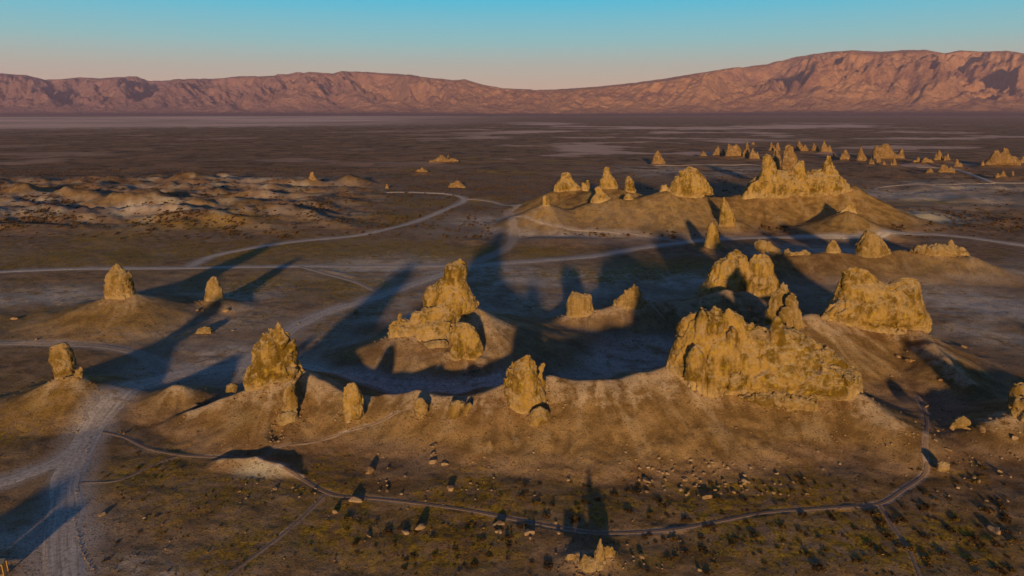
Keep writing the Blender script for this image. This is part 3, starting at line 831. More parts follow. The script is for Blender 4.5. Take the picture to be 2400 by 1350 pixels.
# --- foreground
make_rock('rock_pinnacle', 'tall pointed golden pinnacle, tallest on the left end of the foreground ridge', PIN, 130, [
  ([(580,923),(578,893),(582,870),(587,850),(590,838),(593,828),(590,818),(594,810),(602,806),(607,795),(618,780),(628,770),(634,763),(640,765),(644,756),(650,751),(656,758),(663,763),(668,775),(677,783),(690,797),(695,815),(697,830),(697,850),(703,860),(700,872),(690,885),(667,900),(640,918),(617,928)], 0, 0.62, 3.4),
  ([(690,885),(692,850),(700,843),(708,856),(710,872),(705,880)], 1.5, .8, 1.5)], M_GOLD, seed=1, rough=1.0, res=0.16)
make_rock('rock_pinnacle', 'slim tan pillar with a pale undercut foot above the rubble notch', PIN, 123.4, [
  ([(663,960),(664,935),(666,915),(671,901),(680,896),(689,902),(694,918),(697,940),(699,962),(692,972)], 0, 0.75, 1.5),
  ([(652,1000),(652,980),(662,968),(680,962),(694,966),(697,985),(690,1000)], -1.2, 0.8, 1.6)], M_TAN, seed=2, res=0.14)
make_rock('rock_pinnacle', 'rounded fluted stub standing right of the tallest pointed pinnacle', PIN, 121.3, [
  ([(804,968),(801,940),(806,918),(811,903),(820,894),(830,897),(840,908),(848,925),(853,950),(854,974),(846,981),(820,982)], 0, 0.75, 2.0)], M_GOLD, seed=3, res=0.14)
make_rock('rock_pinnacle', 'thick round headed golden pillar in the middle of the foreground ridge', PIN, 122, [
  ([(1194,955),(1190,930),(1184,905),(1183,880),(1188,864),(1200,852),(1213,845),(1220,836),(1232,827),(1242,836),(1250,850),(1258,866),(1262,888),(1269,908),(1281,928),(1284,946),(1250,960)], 0, 0.75, 3.6),
  ([(1262,910),(1261,880),(1260,860),(1268,851),(1277,850),(1276,862),(1272,878),(1280,896),(1281,915)], 1.4, 0.8, 1.0)], M_GOLD, seed=4, res=0.15)
make_rock('boulder', 'big rounded boulder at the foot of the round headed pillar', BLD, 117.5, [([(1241,985),(1240,968),(1250,957),(1268,953),(1283,960),(1291,972),(1288,985),(1270,998)], 0, .8, 2.0)], M_TAN, seed=5, res=0.15, sink=.8)
for lb, Yb, ol, sd in [
  ('egg shaped boulder with a shaded top on the foreground ridge crest', 121, [(972,972),(970,955),(972,940),(982,930),(994,936),(1003,950),(1004,965),(992,976)], 6),
  ('squat boulder right of the egg shaped one, a smaller block against it', 119.5, [(1052,965),(1050,952),(1056,940),(1075,937),(1090,943),(1086,960),(1078,978),(1068,979)], 7),
  ('small leaning block wedged against the squat ridge boulder', 119.8, [(1087,965),(1089,952),(1096,945),(1107,944),(1106,955),(1096,969)], 8),
  ('small brown boulder left of the tallest pinnacle foot', 131, [(530,912),(532,902),(541,897),(552,899),(558,905),(555,913)], 9)]:
    make_rock('boulder', lb, BLD, Yb, [(ol, 0, .85, 1.8)], M_TAN, seed=sd, res=0.14, sink=.6)
# the massif
make_rock('rock_crag', 'huge golden rock massif with a craggy left shoulder on the foreground ridge', CRAG, 130, [
  ([(1600,928),(1580,905),(1568,880),(1562,855),(1572,832),(1583,812),(1590,790),(1594,766),(1602,749),(1625,737),(1645,724),(1660,734),(1670,719),(1684,722),(1694,730),(1706,718),(1722,726),(1738,740),(1752,758),(1776,764),(1800,775),(1840,768),(1870,772),(1900,790),(1940,810),(1975,835),(1998,855),(2015,868),(2022,890),(2019,920),(2006,944),(1985,953),(1850,936),(1700,926)], 0, 0.42, 7.0),
  ([(1608,912),(1615,880),(1640,860),(1700,850),(1800,842),(1900,846),(1980,865),(2012,890),(2010,930),(1985,948),(1850,936),(1700,925)], -4.0, 0.35, 5.0),
  ([(1606,868),(1604,845),(1612,828),(1624,812),(1634,806),(1645,820),(1655,845),(1650,865)], -5.5, 0.8, 2.0),
  ([(1700,800),(1704,782),(1712,768),(1722,766),(1731,778),(1735,795),(1722,806)], -4.0, 0.8, 1.6),
  ([(1800,785),(1805,768),(1812,750),(1819,737),(1828,740),(1833,756),(1838,780)], -2.0, 0.8, 1.8),
  ([(1628,770),(1640,735),(1647,722),(1662,734),(1672,718),(1690,728),(1694,760)], -2.5, 0.7, 2.2),
  ([(1690,765),(1694,735),(1706,718),(1724,728),(1742,745),(1750,765)], -1.5, 0.7, 2.2)], M_GOLD, seed=10, rough=0.3, res=0.22)
make_rock('rock_ledge', 'low pale broken ledge under the front edge of the huge massif', 'rock ledge', 122.3, [
  ([(1725,930),(1750,916),(1790,914),(1840,918),(1880,926),(1912,936),(1907,968),(1885,975),(1850,966),(1800,962),(1760,950)], 1.2, .5, 2.6)], M_TAN, seed=11, res=0.2, sink=.5)
make_rock('rock_pinnacle', 'split leaning twin fin rising behind the massif', PIN, 160, [
  ([(1797,728),(1800,710),(1807,698),(1818,680),(1828,666),(1838,657),(1846,664),(1851,682),(1860,695),(1868,715),(1868,740)], 1.5, 0.5, 3.5),
  ([(1826,740),(1834,718),(1843,700),(1856,692),(1864,700),(1872,722),(1882,745),(1891,765),(1870,772)], -1.8, 0.45, 3.0)], M_TAN, seed=12, rough=.8, res=0.2)
make_rock('flat_boulder', 'flat perched slab on the saddle between massif and twin fin', BLD, 150, [([(1760,752),(1763,746),(1772,743),(1778,747),(1777,752)], 0, 1.2, 1.0)], M_TAN, seed=13, res=0.15, sink=.4)
make_rock('rock_wall', 'long saddle backed golden wall with two humps on the right', 'rock wall', 168, [
  ([(1917,742),(1926,728),(1943,712),(1956,698),(1962,678),(1969,655),(1977,639),(1990,631),(2006,628),(2030,636),(2048,650),(2060,661),(2082,668),(2096,661),(2115,655),(2140,652),(2154,660),(2157,680),(2158,700),(2165,715),(2174,730),(2176,760),(2172,778),(2150,778),(2060,762)], 0, 0.45, 5.0),
  ([(1925,745),(1950,715),(1990,700),(2040,690),(2090,700),(2140,705),(2168,725),(2172,775),(2150,776),(2060,762)], -2.5, .4, 3.5)], M_GOLD, seed=14, rough=0.6, res=0.26)
make_rock('rock_crag', 'broad double rock with a shade cut across it, behind the massif left shoulder', CRAG, 205, [
  ([(1622,702),(1635,685),(1650,664),(1659,640),(1676,618),(1700,601),(1714,590),(1726,587),(1740,596),(1754,606),(1760,620),(1770,650),(1765,700)], 0, 0.55, 5.0),
  ([(1745,710),(1752,640),(1757,607),(1768,600),(1785,596),(1801,602),(1812,616),(1815,640),(1825,658),(1829,690),(1812,712)], -2.0, 0.6, 5.0)], M_GOLD, seed=15, rough=.75, res=0.3)
make_rock('rock_pinnacle', 'square topped tan block on the thin middle ridge', PIN, 188, [([(1327,735),(1327,715),(1332,697),(1341,684),(1350,684),(1365,689),(1387,690),(1389,712),(1393,733)], 0, 0.6, 3)], M_TAN, seed=16, rough=.7, res=.22)
make_rock('rock_pinnacle', 'leaning shark fin rock right of the square block', PIN, 189, [([(1438,718),(1441,706),(1452,695),(1464,682),(1477,672),(1484,661),(1492,662),(1499,677),(1503,690),(1513,704),(1521,713)], 0, 0.5, 3)], M_TAN, seed=17, rough=.8, res=.22)
make_rock('rock_crag', 'stepped golden rock tower with a rounded head at the picture centre', CRAG, 164, [
  ([(1041,668),(1042,640),(1047,622),(1058,611),(1072,606),(1086,611),(1094,622),(1096,640),(1094,668)], 0, 0.8, 3.5),
  ([(985,770),(990,735),(990,702),(993,685),(1002,674),(1022,665),(1040,652),(1060,646),(1088,648),(1100,664),(1103,682),(1113,698),(1119,714),(1113,728),(1096,742),(1075,765)], 0, 0.6, 6.5),
  ([(911,782),(914,766),(926,752),(930,745),(934,730),(942,728),(946,742),(958,742),(958,732),(968,724),(990,716),(1040,710),(1066,735),(1062,770),(1040,785),(1000,790)], -3.5, 0.4, 4.5),
  ([(968,790),(975,770),(1010,755),(1055,755),(1060,800),(1000,808)], -6.0, .5, 3.0)], M_GOLD, seed=18, rough=.75, res=.25)
make_rock('rock_pinnacle', 'blocky pinnacle standing in front of the stepped centre tower', PIN, 150.5, [
  ([(1052,832),(1055,805),(1053,785),(1062,770),(1064,756),(1080,753),(1100,755),(1111,768),(1120,785),(1131,802),(1132,828),(1115,840),(1085,842)], 0, 0.65, 3.6)], M_GOLD, seed=19, rough=.9, res=.2)
make_rock('rock_ledge', 'low shelf rock left of the blocky front pinnacle', 'rock ledge', 155.0, [([(991,816),(994,803),(1010,798),(1038,797),(1050,803),(1052,815),(1020,822)], 0, .6, 2.5)], M_TAN, seed=20, res=.2, sink=1.0)
make_rock('rock_pinnacle', 'blunt wide pillar on its own cone at the far left', PIN, 199.5, [([(247,690),(247,665),(250,645),(257,632),(266,622),(275,619),(283,628),(300,637),(308,644),(312,665),(314,686)], 0, .7, 4)], M_TAN, seed=21, rough=.8, res=.22)
make_rock('rock_pinnacle', 'small tapered pinnacle right of the blunt wide pillar', PIN, 209, [([(480,694),(482,676),(486,660),(494,650),(502,646),(508,652),(513,665),(520,680),(524,695)], 0, .8, 3)], M_TAN, seed=22, rough=.8, res=.22)
make_rock('rock_pinnacle', 'top heavy rounded stub nearest the left edge', PIN, 136.5, [
  ([(127,876),(123,856),(116,838),(117,817),(126,807),(140,804),(149,801),(158,808),(167,825),(173,845),(178,862),(172,875),(150,882)], 0, .8, 3),
  ([(176,872),(182,862),(192,857),(197,865),(194,874)], 0, .9, 1)], M_TAN, seed=23, rough=.7, res=.18)
make_rock('broken_rock', 'dark split boulder pair below the blunt wide pillar', BLD, 184, [([(206,784),(211,772),(224,768),(233,772),(237,783)], 0, .8, 2.0), ([(238,783),(242,768),(252,766),(262,775),(270,780),(262,785)], .5, .7, 2.0)], M_TAN, seed=24, rough=1.3, res=.2, sink=.8)
make_rock('pale_boulder', 'low pale block lying alone on the flat below the small tapered pinnacle', BLD, 183.5, [([(457,780),(462,771),(478,766),(494,766),(500,780)], 0, .7, 2.0)], M_TAN, seed=25, res=.2, sink=.5)
# --- back ridge and big hill
for lb, Yb, lm, sd in [
  ('smooth conical golden rock, leftmost large one of the back ridge', 430, [([(1298,442),(1300,434),(1307,426),(1313,417),(1317,406),(1325,403),(1336,405),(1343,417),(1351,430),(1360,436),(1362,444)],0,.6,7)], 31),
  ('small crown shaped rock just right of the smooth conical one', 430, [([(1361,446),(1362,430),(1367,425),(1370,429),(1373,423),(1379,421),(1384,436),(1383,447)],0,.7,4)], 32),
  ('tallest knob topped spire of the back ridge group', 415, [([(1403,437),(1406,424),(1412,414),(1414,397),(1419,391),(1427,392),(1431,401),(1435,413),(1444,424),(1449,437)],0,.6,7)], 33),
  ('narrow finger rock right of the knob topped spire', 405, [([(1464,442),(1464,420),(1468,415),(1473,411),(1479,416),(1486,424),(1487,438),(1491,446)],0,.8,4)], 34),
  ('lumpy cone rock in front of the knob topped spire', 376, [([(1383,477),(1386,464),(1395,452),(1393,442),(1402,436),(1412,440),(1415,450),(1425,458),(1440,470),(1425,476)],0,.6,5)], 35),
  ('tiny round knob on the back ridge crest', 376, [([(1460,466),(1464,458),(1474,452),(1483,460),(1487,466)],0,.8,3)], 36),
  ('lone stub at the left tip of the back ridge', 366, [([(1271,482),(1270,466),(1273,459),(1280,455),(1285,464),(1289,470),(1290,480)],0,.8,3)], 37),
  ('ragged crowned rock mass in the saddle left of the big hill', 377, [([(1565,467),(1563,446),(1568,430),(1579,420),(1591,412),(1594,400),(1603,398),(1612,393),(1625,394),(1634,398),(1642,404),(1652,418),(1662,430),(1668,445),(1672,455),(1640,462)],0,.5,8),([(1546,452),(1550,436),(1562,431),(1568,445),(1566,458)],2,.7,4)], 38),
  ('smooth tan cone leaning on the left flank of the big hill', 346, [([(1686,517),(1688,490),(1689,467),(1697,460),(1705,475),(1715,490),(1722,504),(1724,517)],0,.7,5)], 39),
  ('dull cone rising beside the pale road below the big hill', 300, [([(1651,574),(1654,560),(1657,540),(1662,526),(1670,517),(1677,527),(1683,545),(1686,560),(1691,575)],0,.8,5)], 40),
  ('low ribbed knoll rock on the right foot of the big hill', 345, [([(1938,535),(1948,518),(1962,502),(1978,491),(1984,477),(1993,474),(2002,484),(2008,500),(2025,516),(2040,530)],0,.4,5)], 41)]:
    make_rock('rock_pinnacle' if sd not in (38, 41) else 'rock_crag', lb, PIN if sd not in (38, 41) else CRAG, Yb, lm, M_GOLD, seed=sd, rough=.95 if sd == 38 else .7, res=.42)
make_rock('rock_crag', 'broad golden cliff face capping the big hill', CRAG, 385, [
  ([(1755,476),(1753,456),(1763,438),(1778,420),(1798,405),(1830,402),(1875,410),(1897,402),(1917,397),(1957,400),(1983,420),(2002,437),(2010,462),(1960,464),(1850,468)], 0, 0.35, 11),
  ([(1738,452),(1742,440),(1760,424),(1780,412),(1782,440),(1762,462)], 4, .6, 6),
  ([(1716,512),(1728,482),(1742,452),(1760,428),(1775,424),(1778,445),(1768,475),(1756,500)], -3, .5, 4),
  ([(1990,470),(1992,445),(2004,436),(2022,452),(2040,470),(2052,486)], -1, .5, 4),
  ([(1785,412),(1788,390),(1791,370),(1797,364),(1806,367),(1812,378),(1818,384),(1822,408)], -2, .6, 4),
  ([(1857,410),(1859,392),(1867,384),(1873,377),(1882,377),(1886,395),(1888,410)], -1, .7, 4)], M_GOLD, seed=42, rough=.6, res=.48)
make_rock('rock_pinnacle', 'sharp spire with dark holes at the right end of the big hill cliff', PIN, 384, [([(1926,405),(1928,390),(1933,377),(1937,368),(1940,362),(1944,368),(1948,374),(1953,380),(1957,390),(1958,405)], 0, .6, 4)], M_GOLD, seed=43, rough=1.1, res=.35)
make_rock('rock_crag', 'tall jagged rock standing behind the big hill top', CRAG, 520, [([(1832,398),(1834,368),(1837,352),(1843,343),(1851,338),(1857,345),(1860,357),(1866,368),(1870,384),(1871,398)], 0, .6, 8)], M_FAR, seed=44, rough=1., res=.5)
make_rock('rock_pinnacle', 'thin tipped cone between the cliff spires and the far group', PIN, 560, [([(1808,388),(1811,372),(1817,360),(1820,345),(1824,352),(1828,365),(1832,378),(1834,388)], 0, .7, 6)], M_FAR, seed=45, rough=.9, res=.5)
# --- right middle ridge
for lb, Yb, lm, sd in [
  ('knobbly low rocks at the left end of the right middle ridge', 262, [([(1769,582),(1768,569),(1779,560),(1793,563),(1804,566),(1809,574),(1822,580),(1832,592),(1828,606),(1812,608),(1806,595),(1790,590)],0,.6,4)], 51),
  ('small smooth cone on the right middle ridge', 262, [([(1932,594),(1938,577),(1947,561),(1955,560),(1962,570),(1970,586)],0,.8,4)], 52),
  ('large smooth cone on the right middle ridge', 262, [([(2006,600),(2008,577),(2018,557),(2027,541),(2035,538),(2050,545),(2064,558),(2078,578),(2088,593),(2070,600)],0,.65,6)], 53),
  ('long low loaf shaped rock with a knob on top at the right', 262, [([(2132,590),(2145,578),(2165,573),(2190,571),(2218,572),(2223,566),(2229,562),(2237,566),(2240,574),(2257,581),(2270,592),(2276,603),(2240,606)],0,.45,6)], 54),
  ('row of crumbly stones along the right middle ridge crest', 262, [([(1833,594),(1838,585),(1846,582),(1852,588),(1872,590),(1885,586),(1898,592)],0,.5,2)], 55)]:
    make_rock('rock_pinnacle' if sd in (52, 53) else 'rock_crag', lb, PIN if sd in (52, 53) else CRAG, Yb, lm, M_TAN, seed=sd, rough=.8, res=.3)
make_rock('rock_pinnacle', 'ribbed dark sided crag cut by the right edge of the picture', PIN, 121, [
  ([(2362,1005),(2368,970),(2366,940),(2368,915),(2377,899),(2390,893),(2402,900),(2420,930),(2440,900),(2470,930),(2480,1005)], 0, .7, 3.5),
  ([(2392,1003),(2397,960),(2400,930),(2415,925),(2430,950),(2440,1003)], -2, .6, 2)], M_TAN, seed=61, rough=1., res=.2)
make_rock('shaded_stump', 'grey stump in the shade left of the right edge crag', PIN, 146, [([(2284,905),(2290,888),(2300,879),(2316,878),(2322,890),(2322,905)],0,.7,2.0)], M_TAN, seed=62, res=.2)
make_rock('boulder', 'large wedge boulder with a pale face near the right edge', BLD, 119, [([(2226,1000),(2232,988),(2246,980),(2258,975),(2270,980),(2276,992),(2262,1000)],0,.6,2.0)], M_TAN, seed=63, res=.12, sink=.4, rough=.8)
make_rock('boulder', 'pale rounded boulder beside the footpath on the lower right', BLD, 106, [([(2197,1098),(2198,1084),(2210,1079),(2224,1083),(2228,1096),(2216,1105)],0,.8,1.6)], M_TAN, seed=64, res=.1, sink=.3, rough=.6)
# --- bottom rock pile
make_rock('rock_outcrop', 'fractured outcrop with a thin upright blade at the bottom edge', 'rock outcrop', 82.0, [
  ([(1345,1362),(1352,1330),(1362,1312),(1368,1298),(1380,1306),(1396,1312),(1406,1312),(1414,1318),(1418,1345),(1446,1362)], -0.6, .7, 2.4),
  ([(1392,1318),(1396,1294),(1402,1276),(1408,1262),(1413,1272),(1418,1290),(1419,1316)], -.2, .8, .9)], M_TAN, seed=65, rough=.45, res=.085, sink=1.2)
make_rock('rock_slab', 'smooth oval slab leaning behind the upright blade', 'rock slab', 82.5, [([(1412,1305),(1414,1284),(1424,1278),(1436,1283),(1444,1296),(1438,1305),(1424,1308)],0,.35,.6)], M_TAN, seed=66, rough=.4, res=.08, sink=.3)
make_rock('rock_slab', 'small flat slab left of the upright blade', 'rock slab', 81.6, [([(1324,1308),(1330,1299),(1342,1297),(1354,1302),(1350,1309)],0,.5,.7)], M_TAN, seed=67, rough=.5, res=.08, sink=.3)

# --- far pinnacles: seeded outlines from centre, top, base, width and lean
def cone_outline(px, tp, bs, w, sh, rs):
    n = 7; L, R = [], []
    hh = bs - tp
    for i in range(n + 1):
        t = i / n
        half = w / 2 * (t ** (0.45 + sh) if i else 0.12) * (1 + 0.16 * rs.uniform(-1, 1))
        y = tp + hh * t
        L.append((px - half + rs.uniform(-.04, .04) * w, y)); R.append((px + half + rs.uniform(-.04, .04) * w, y))
    return L[::-1] + R
FAR_LABEL = {
 0:'tiny stub, westmost of the far pinnacle field', 1:'squat far cone second from the left of the far field', 2:'left tooth of the far three toothed crag', 3:'right tooth of the far three toothed crag',
 4:'slender far spire above a dark hollow', 5:'rounded far cone right of the slender spire', 6:'speck of a pinnacle beyond the slender spire', 7:'thin far spire left of the hidden far pair',
 8:'thin far spire right of the hidden far pair', 9:'lone pointed pinnacle farthest out on the plain', 10:'shaded dark pinnacle beside the lone farthest one', 11:'small crumbled far pinnacle left of the tall plain spire',
 12:'tall plain spire over a dark shade strip', 13:'tiny knob left of the dark backed far rock', 14:'far rock with a dark left side and bright right side', 15:'upright far tower left of the big far crag',
 16:'short tooth at the right end of the big far crag', 17:'first small cone in front of the big far crag', 18:'second small cone in front of the big far crag', 19:'thin tip before the middle of the big far crag',
 20:'rounded small cone right of the thin tip', 21:'small dark cone in the far shaded hollow', 22:'wider dark cone in the far shaded hollow', 23:'tallest dark pinnacle right of the big far crag',
 24:'short dark pinnacle right of the tallest dark one', 25:'half lit stub below the dark pinnacles', 26:'low bright cone on a mound at the right, track beside it', 27:'small dim knob left of the low bright cone',
 28:'dark little tip left of the broad right peak', 29:'far stub cut by the right edge of the picture', 30:'lone blocky rock on the plain above the back ridge', 31:'left tip of the low mound far out in the centre',
 32:'right tip of the low mound far out in the centre', 33:'small pale rock heap at far right', 34:'tiny pale tip beside the heap at far right', 35:'low spread mound rock far out in the centre',
 36:'low flat yellow ledge on the plain left of centre', 37:'small cone behind the left spires of the cliff'}
rs = np.random.RandomState(11)
for i, (px, tp, bs, w, sh) in enumerate(FAR):
    Yf = yflat(bs + 6, 0.0)
    lm = [(cone_outline(px, tp, bs, w, sh, rs), 0, .75, 30)]
    if w >= 12: lm.append((cone_outline(px + w * rs.uniform(.3, .55) * rs.choice([-1, 1]), tp + (bs - tp) * rs.uniform(.25, .6), bs, w * .6, sh, rs), -2, .75, 20))
    make_rock('rock_pinnacle', FAR_LABEL[i], PIN, Yf, lm, M_FAR, seed=100 + i, rough=1.0, res=Yf / 850, group='pinnacles scattered over the far plain')
Yb = yflat(376, 0)
make_rock('rock_crag', 'big many peaked crag in the far pinnacle field', CRAG, Yb, [
  ([(2046,371),(2048,358),(2054,340),(2058,348),(2064,344),(2072,338),(2082,337),(2090,345),(2098,358),(2104,362),(2112,352),(2116,350),(2119,370)], 0, .5, 14)], M_FAR, seed=150, rough=1.1, res=.9)
Yb = yflat(371, 0)
make_rock('rock_crag', 'three toothed crag at the left of the far field', CRAG, Yb, [([(1700,365),(1703,348),(1707,336),(1712,340),(1720,342),(1725,335),(1731,340),(1738,350),(1742,364)], 0, .5, 14)], M_FAR, seed=151, rough=1.0, res=.9)
Yb = yflat(391, 0)
make_rock('rock_crag', 'broad twin peaked far crag near the right edge', CRAG, Yb, [
  ([(2308,384),(2320,370),(2330,354),(2338,349),(2345,358),(2353,346),(2362,352),(2370,366),(2378,365),(2388,375),(2390,384)], 0, .55, 16)], M_FAR, seed=152, rough=.9, res=.8)
make_rock('rock_pinnacle', 'steep spire on a long skirt, tallest of the far left cones', PIN, 560, [([(717,438),(722,424),(725,410),(728,401),(734,400),(739,412),(744,424),(750,438)], 0, .6, 8)], M_FAR, seed=153, rough=.8, res=.6)
make_rock('rock_pinnacle', 'small tip on the wide mound right of the far left spire', PIN, 582, [([(812,420),(815,411),(820,407),(825,413),(830,420)], 0, .8, 6)], M_FAR, seed=154, rough=.8, res=.6)
make_rock('rock_pinnacle', 'little pink cone beside the end of the far dirt road', PIN, 545, [([(901,442),(904,434),(907,428),(910,434),(913,442)], 0, .8, 5)], M_FAR, seed=155, rough=.6, res=.5)
make_rock('rock_crag', 'notched cap on the cone above the far road bend', CRAG, 560, [([(1050,436),(1056,428),(1064,428),(1066,424),(1078,424),(1084,431),(1092,438)], 0, .6, 7)], M_FAR, seed=156, rough=.8, res=.6)
# out of the frame: the pillars whose long shades reach in
for (x, y, lb, sd) in [(95, 80, 'tall pillar outside the right edge shading the edge crag', 204), (-76, 63, 'leaning stub left of the picture, its shade crossing the road', 201), (134, 96, 'crag outside the right edge', 202), (-158, 120, 'pillar outside the left edge', 203)]:
    z = float(gz(x, y)[0]); t = lambda u, w: (x + u, z + w)
    # outline given straight in metres, turned into pixels of its own plane
    def inv(X, Z, Y):
        k = (Z - CAMZ) / Y
        v = (k * CP + SP) / (CP - k * SP); return (X / Y * (CP + v * SP) * FPX + 1200, 675 - v * FPX)
    kq = 2.6 if sd == 204 else 1.0
    ol = [inv(x + u, z + w * kq, y) for u, w in [(-4.6, 0), (-4.0, 1.6), (-2.6, 2.6), (-.3, 3.4), (1.8, 3.0), (3.2, 2.0), (4.3, 0)]]
    make_rock('rock_pinnacle', lb, PIN, y, [(ol, 0, .8, 3)], M_TAN, seed=sd, res=.4)
# ------------------------------------------------------------------ stones
import bmesh
def ico(sub):
    bm = bmesh.new(); bmesh.ops.create_icosphere(bm, subdivisions=sub, radius=1.0)
    V = np.array([v.co[:] for v in bm.verts]); Fi = np.array([[v.index for v in f.verts] for f in bm.faces]); bm.free()
    return V, Fi
IV1, IF1 = ico(1); IV2, IF2 = ico(2); IV3, IF3 = ico(3)
def stone_shape(seed, V, amp=0.30):
    rs = np.random.RandomState(seed)
    W = V.copy()
    for _ in range(7):                     # chop facets off
        n = rs.normal(size=3); n /= np.linalg.norm(n); d = rs.uniform(0.45, 0.85)
        k = np.maximum(W @ n - d, 0); W = W - k[:, None] * n[None, :]
    W *= (1 + amp * fbm3(V[:, 0] * 1.5 + seed, V[:, 1] * 1.5, V[:, 2] * 1.5, 2, seed))[:, None]
    W *= rs.uniform(0.75, 1.25, 3)[None, :] * np.array([1.1, 0.9, 0.72])
    return W
g = NT('loose_stone', 0.95, 0.08)
oi = g.n('ShaderNodeObjectInfo').outputs['Random']
c = g.mix(g.rng(g.noise(1.7, 4, 0.65), 0.35, 0.65), (0.31, 0.205, 0.11), (0.17, 0.105, 0.05))
c = g.mix(g.mul(oi, 0.5), c, (0.44, 0.35, 0.27))
g.color(c); g.bump(g.noise(4.0, 4, 0.7), 0.6, 0.15); M_STONE = g.m
STONES = [mesh_np('stone', stone_shape(300 + i, IV2, .25), IF2, False) for i in range(8)]
BIGST = [mesh_np('boulder', stone_shape(340 + i, IV3, .22), IF3, True) for i in range(6)]
for m in STONES + BIGST: m.materials.append(M_STONE)
rs = np.random.RandomState(21)
def put(name, me, px, py, wpx, label, cat, group=None, zs=1.0):
    x, y, z = hitg(px, py)
    t = math.hypot(y, CAMZ - z) / math.sqrt(1 + 0) ; s = wpx / FPX * t / 2
    o = bpy.data.objects.new(name, me); COL.objects.link(o)
    o.location = (x, y + s * .3, z + s * 0.22); o.rotation_euler = (rs.uniform(-.2, .2), rs.uniform(-.2, .2), rs.uniform(0, 6.28))
    o.scale = (s, s, s * zs)
    return tag(o, label, cat, group)
KEY = [
 (865,1108,27,'cube like boulder on the slope below the ridge, long shade behind it'),(1015,1085,22,'lower block of the broken stack on the ridge slope'),(1013,1068,20,'middle block of the broken stack on the ridge slope'),
 (1016,1050,20,'upper block of the broken stack on the ridge slope'),(1043,1090,14,'small block right of the broken stack'),(830,1178,28,'flat pale stone at the footpath fork'),
 (906,1153,12,'upright pale stone above the footpath'),(1055,1150,26,'bleached white flat stone left of centre above the path'),(1170,1232,22,'pale stacked looking stone below the path'),
 (1168,1250,16,'lower half of the pale stacked looking stone'),(1241,1252,20,'round headed stone among dark bushes'),(1243,1264,13,'small stone at the base of the round headed one'),
 (985,1240,24,'low pale slab among olive tufts'),(950,1250,22,'long thin slab among olive tufts'),(863,1258,14,'white chip left of the olive tufts'),
 (239,1210,16,'lone tan stone with a long shade near the left road'),(338,1216,10,'small tan stone right of the lone tan stone'),(380,1231,8,'tiny stone in line with the lone tan ones'),
 (181,1012,10,'small stone left of the road'),(290,1019,10,'small pale stone where the footpath leaves the road'),(455,957,16,'pinkish stone at the left tip of the ridge crest'),
 (432,980,9,'small stone under the pinkish one'),(423,994,8,'tiny stone lowest of three left of the ridge'),(644,1148,12,'pale stone at the bank foot'),(785,1204,14,'stone beside the bush at the path fork'),
 (1332,1127,14,'rounded stone right of the slope centre'),(1514,1131,24,'long pale slab among the rubble'),(1605,1128,14,'rubble block near the long pale slab'),(1657,1168,20,'flat slab in the rubble field'),
 (1688,1157,13,'small block beside the flat rubble slab'),(1745,1131,16,'rubble block right of the flat slab'),(1755,1132,10,'chip beside the right rubble block'),(1930,1101,9,'lone chip on the big slope'),
 (2078,1047,10,'left one of two stones on the right slope'),(2091,1044,11,'right one of two stones on the right slope'),(2172,955,14,'tan stone on the spur beside the footpath'),(2205,895,13,'small lit stone in the dark hollow'),
 (2193,1089,11,'small grey stone against the pale rounded boulder'),(2224,1057,14,'tan stone above the pale rounded boulder'),(2232,1008,15,'pale stone at the foot of the wedge boulder'),
 (2335,1247,26,'flat topped stone in the lower right corner area'),(2380,1028,22,'angular stone below the right edge crag'),(2300,1010,24,'shadowed block left of the right edge crag'),
 (1505,1307,18,'round stone right of the blade outcrop'),(1309,1252,10,'small cream block left of the outcrop shade'),(1303,1228,9,'tiny stone above the small cream block'),
 (462,728,12,'white stone below the small tapered pinnacle'),(475,729,10,'second white stone below the small tapered pinnacle'),(530,731,14,'thin pale stone right of the white pair'),(545,777,8,'pebble right of the low pale block'),
 (32,750,14,'olive stone on the slope at the left edge'),(85,797,10,'pinkish stone near the left track'),(1115,870,20,'grey boulder in the dark hollow before the centre tower'),(1088,880,16,'dark boulder beside the grey one in the hollow'),
 (1152,814,5,'bright pebble in the shaded basin'),(2105,838,16,'yellow block at the end of the wall slope'),(2135,850,20,'pale crumbled block on the wall slope'),(2260,815,14,'grey rock in the dark valley at right'),
 (1640,1340,12,'small stone at the bottom edge'),(2090,885,10,'stone on the shaded path'),(835,735,20,'pale low rock beside the pale road'),(808,764,6,'white dot stone on the flat'),
 (700,760,8,'white chip next to the road bend'),(1725,1005,9,'tan chip on the ridge slope'),(1480,1110,12,'dark edged stone at the slope foot'),(548,878,8,'dark stone by the blue road')]
for i, (px, py, w, lb) in enumerate(KEY):
    put('stone', BIGST[i % 6] if w > 13 else STONES[i % 8], px, py, w, lb, 'stone', zs=.9 if w < 20 else .8)
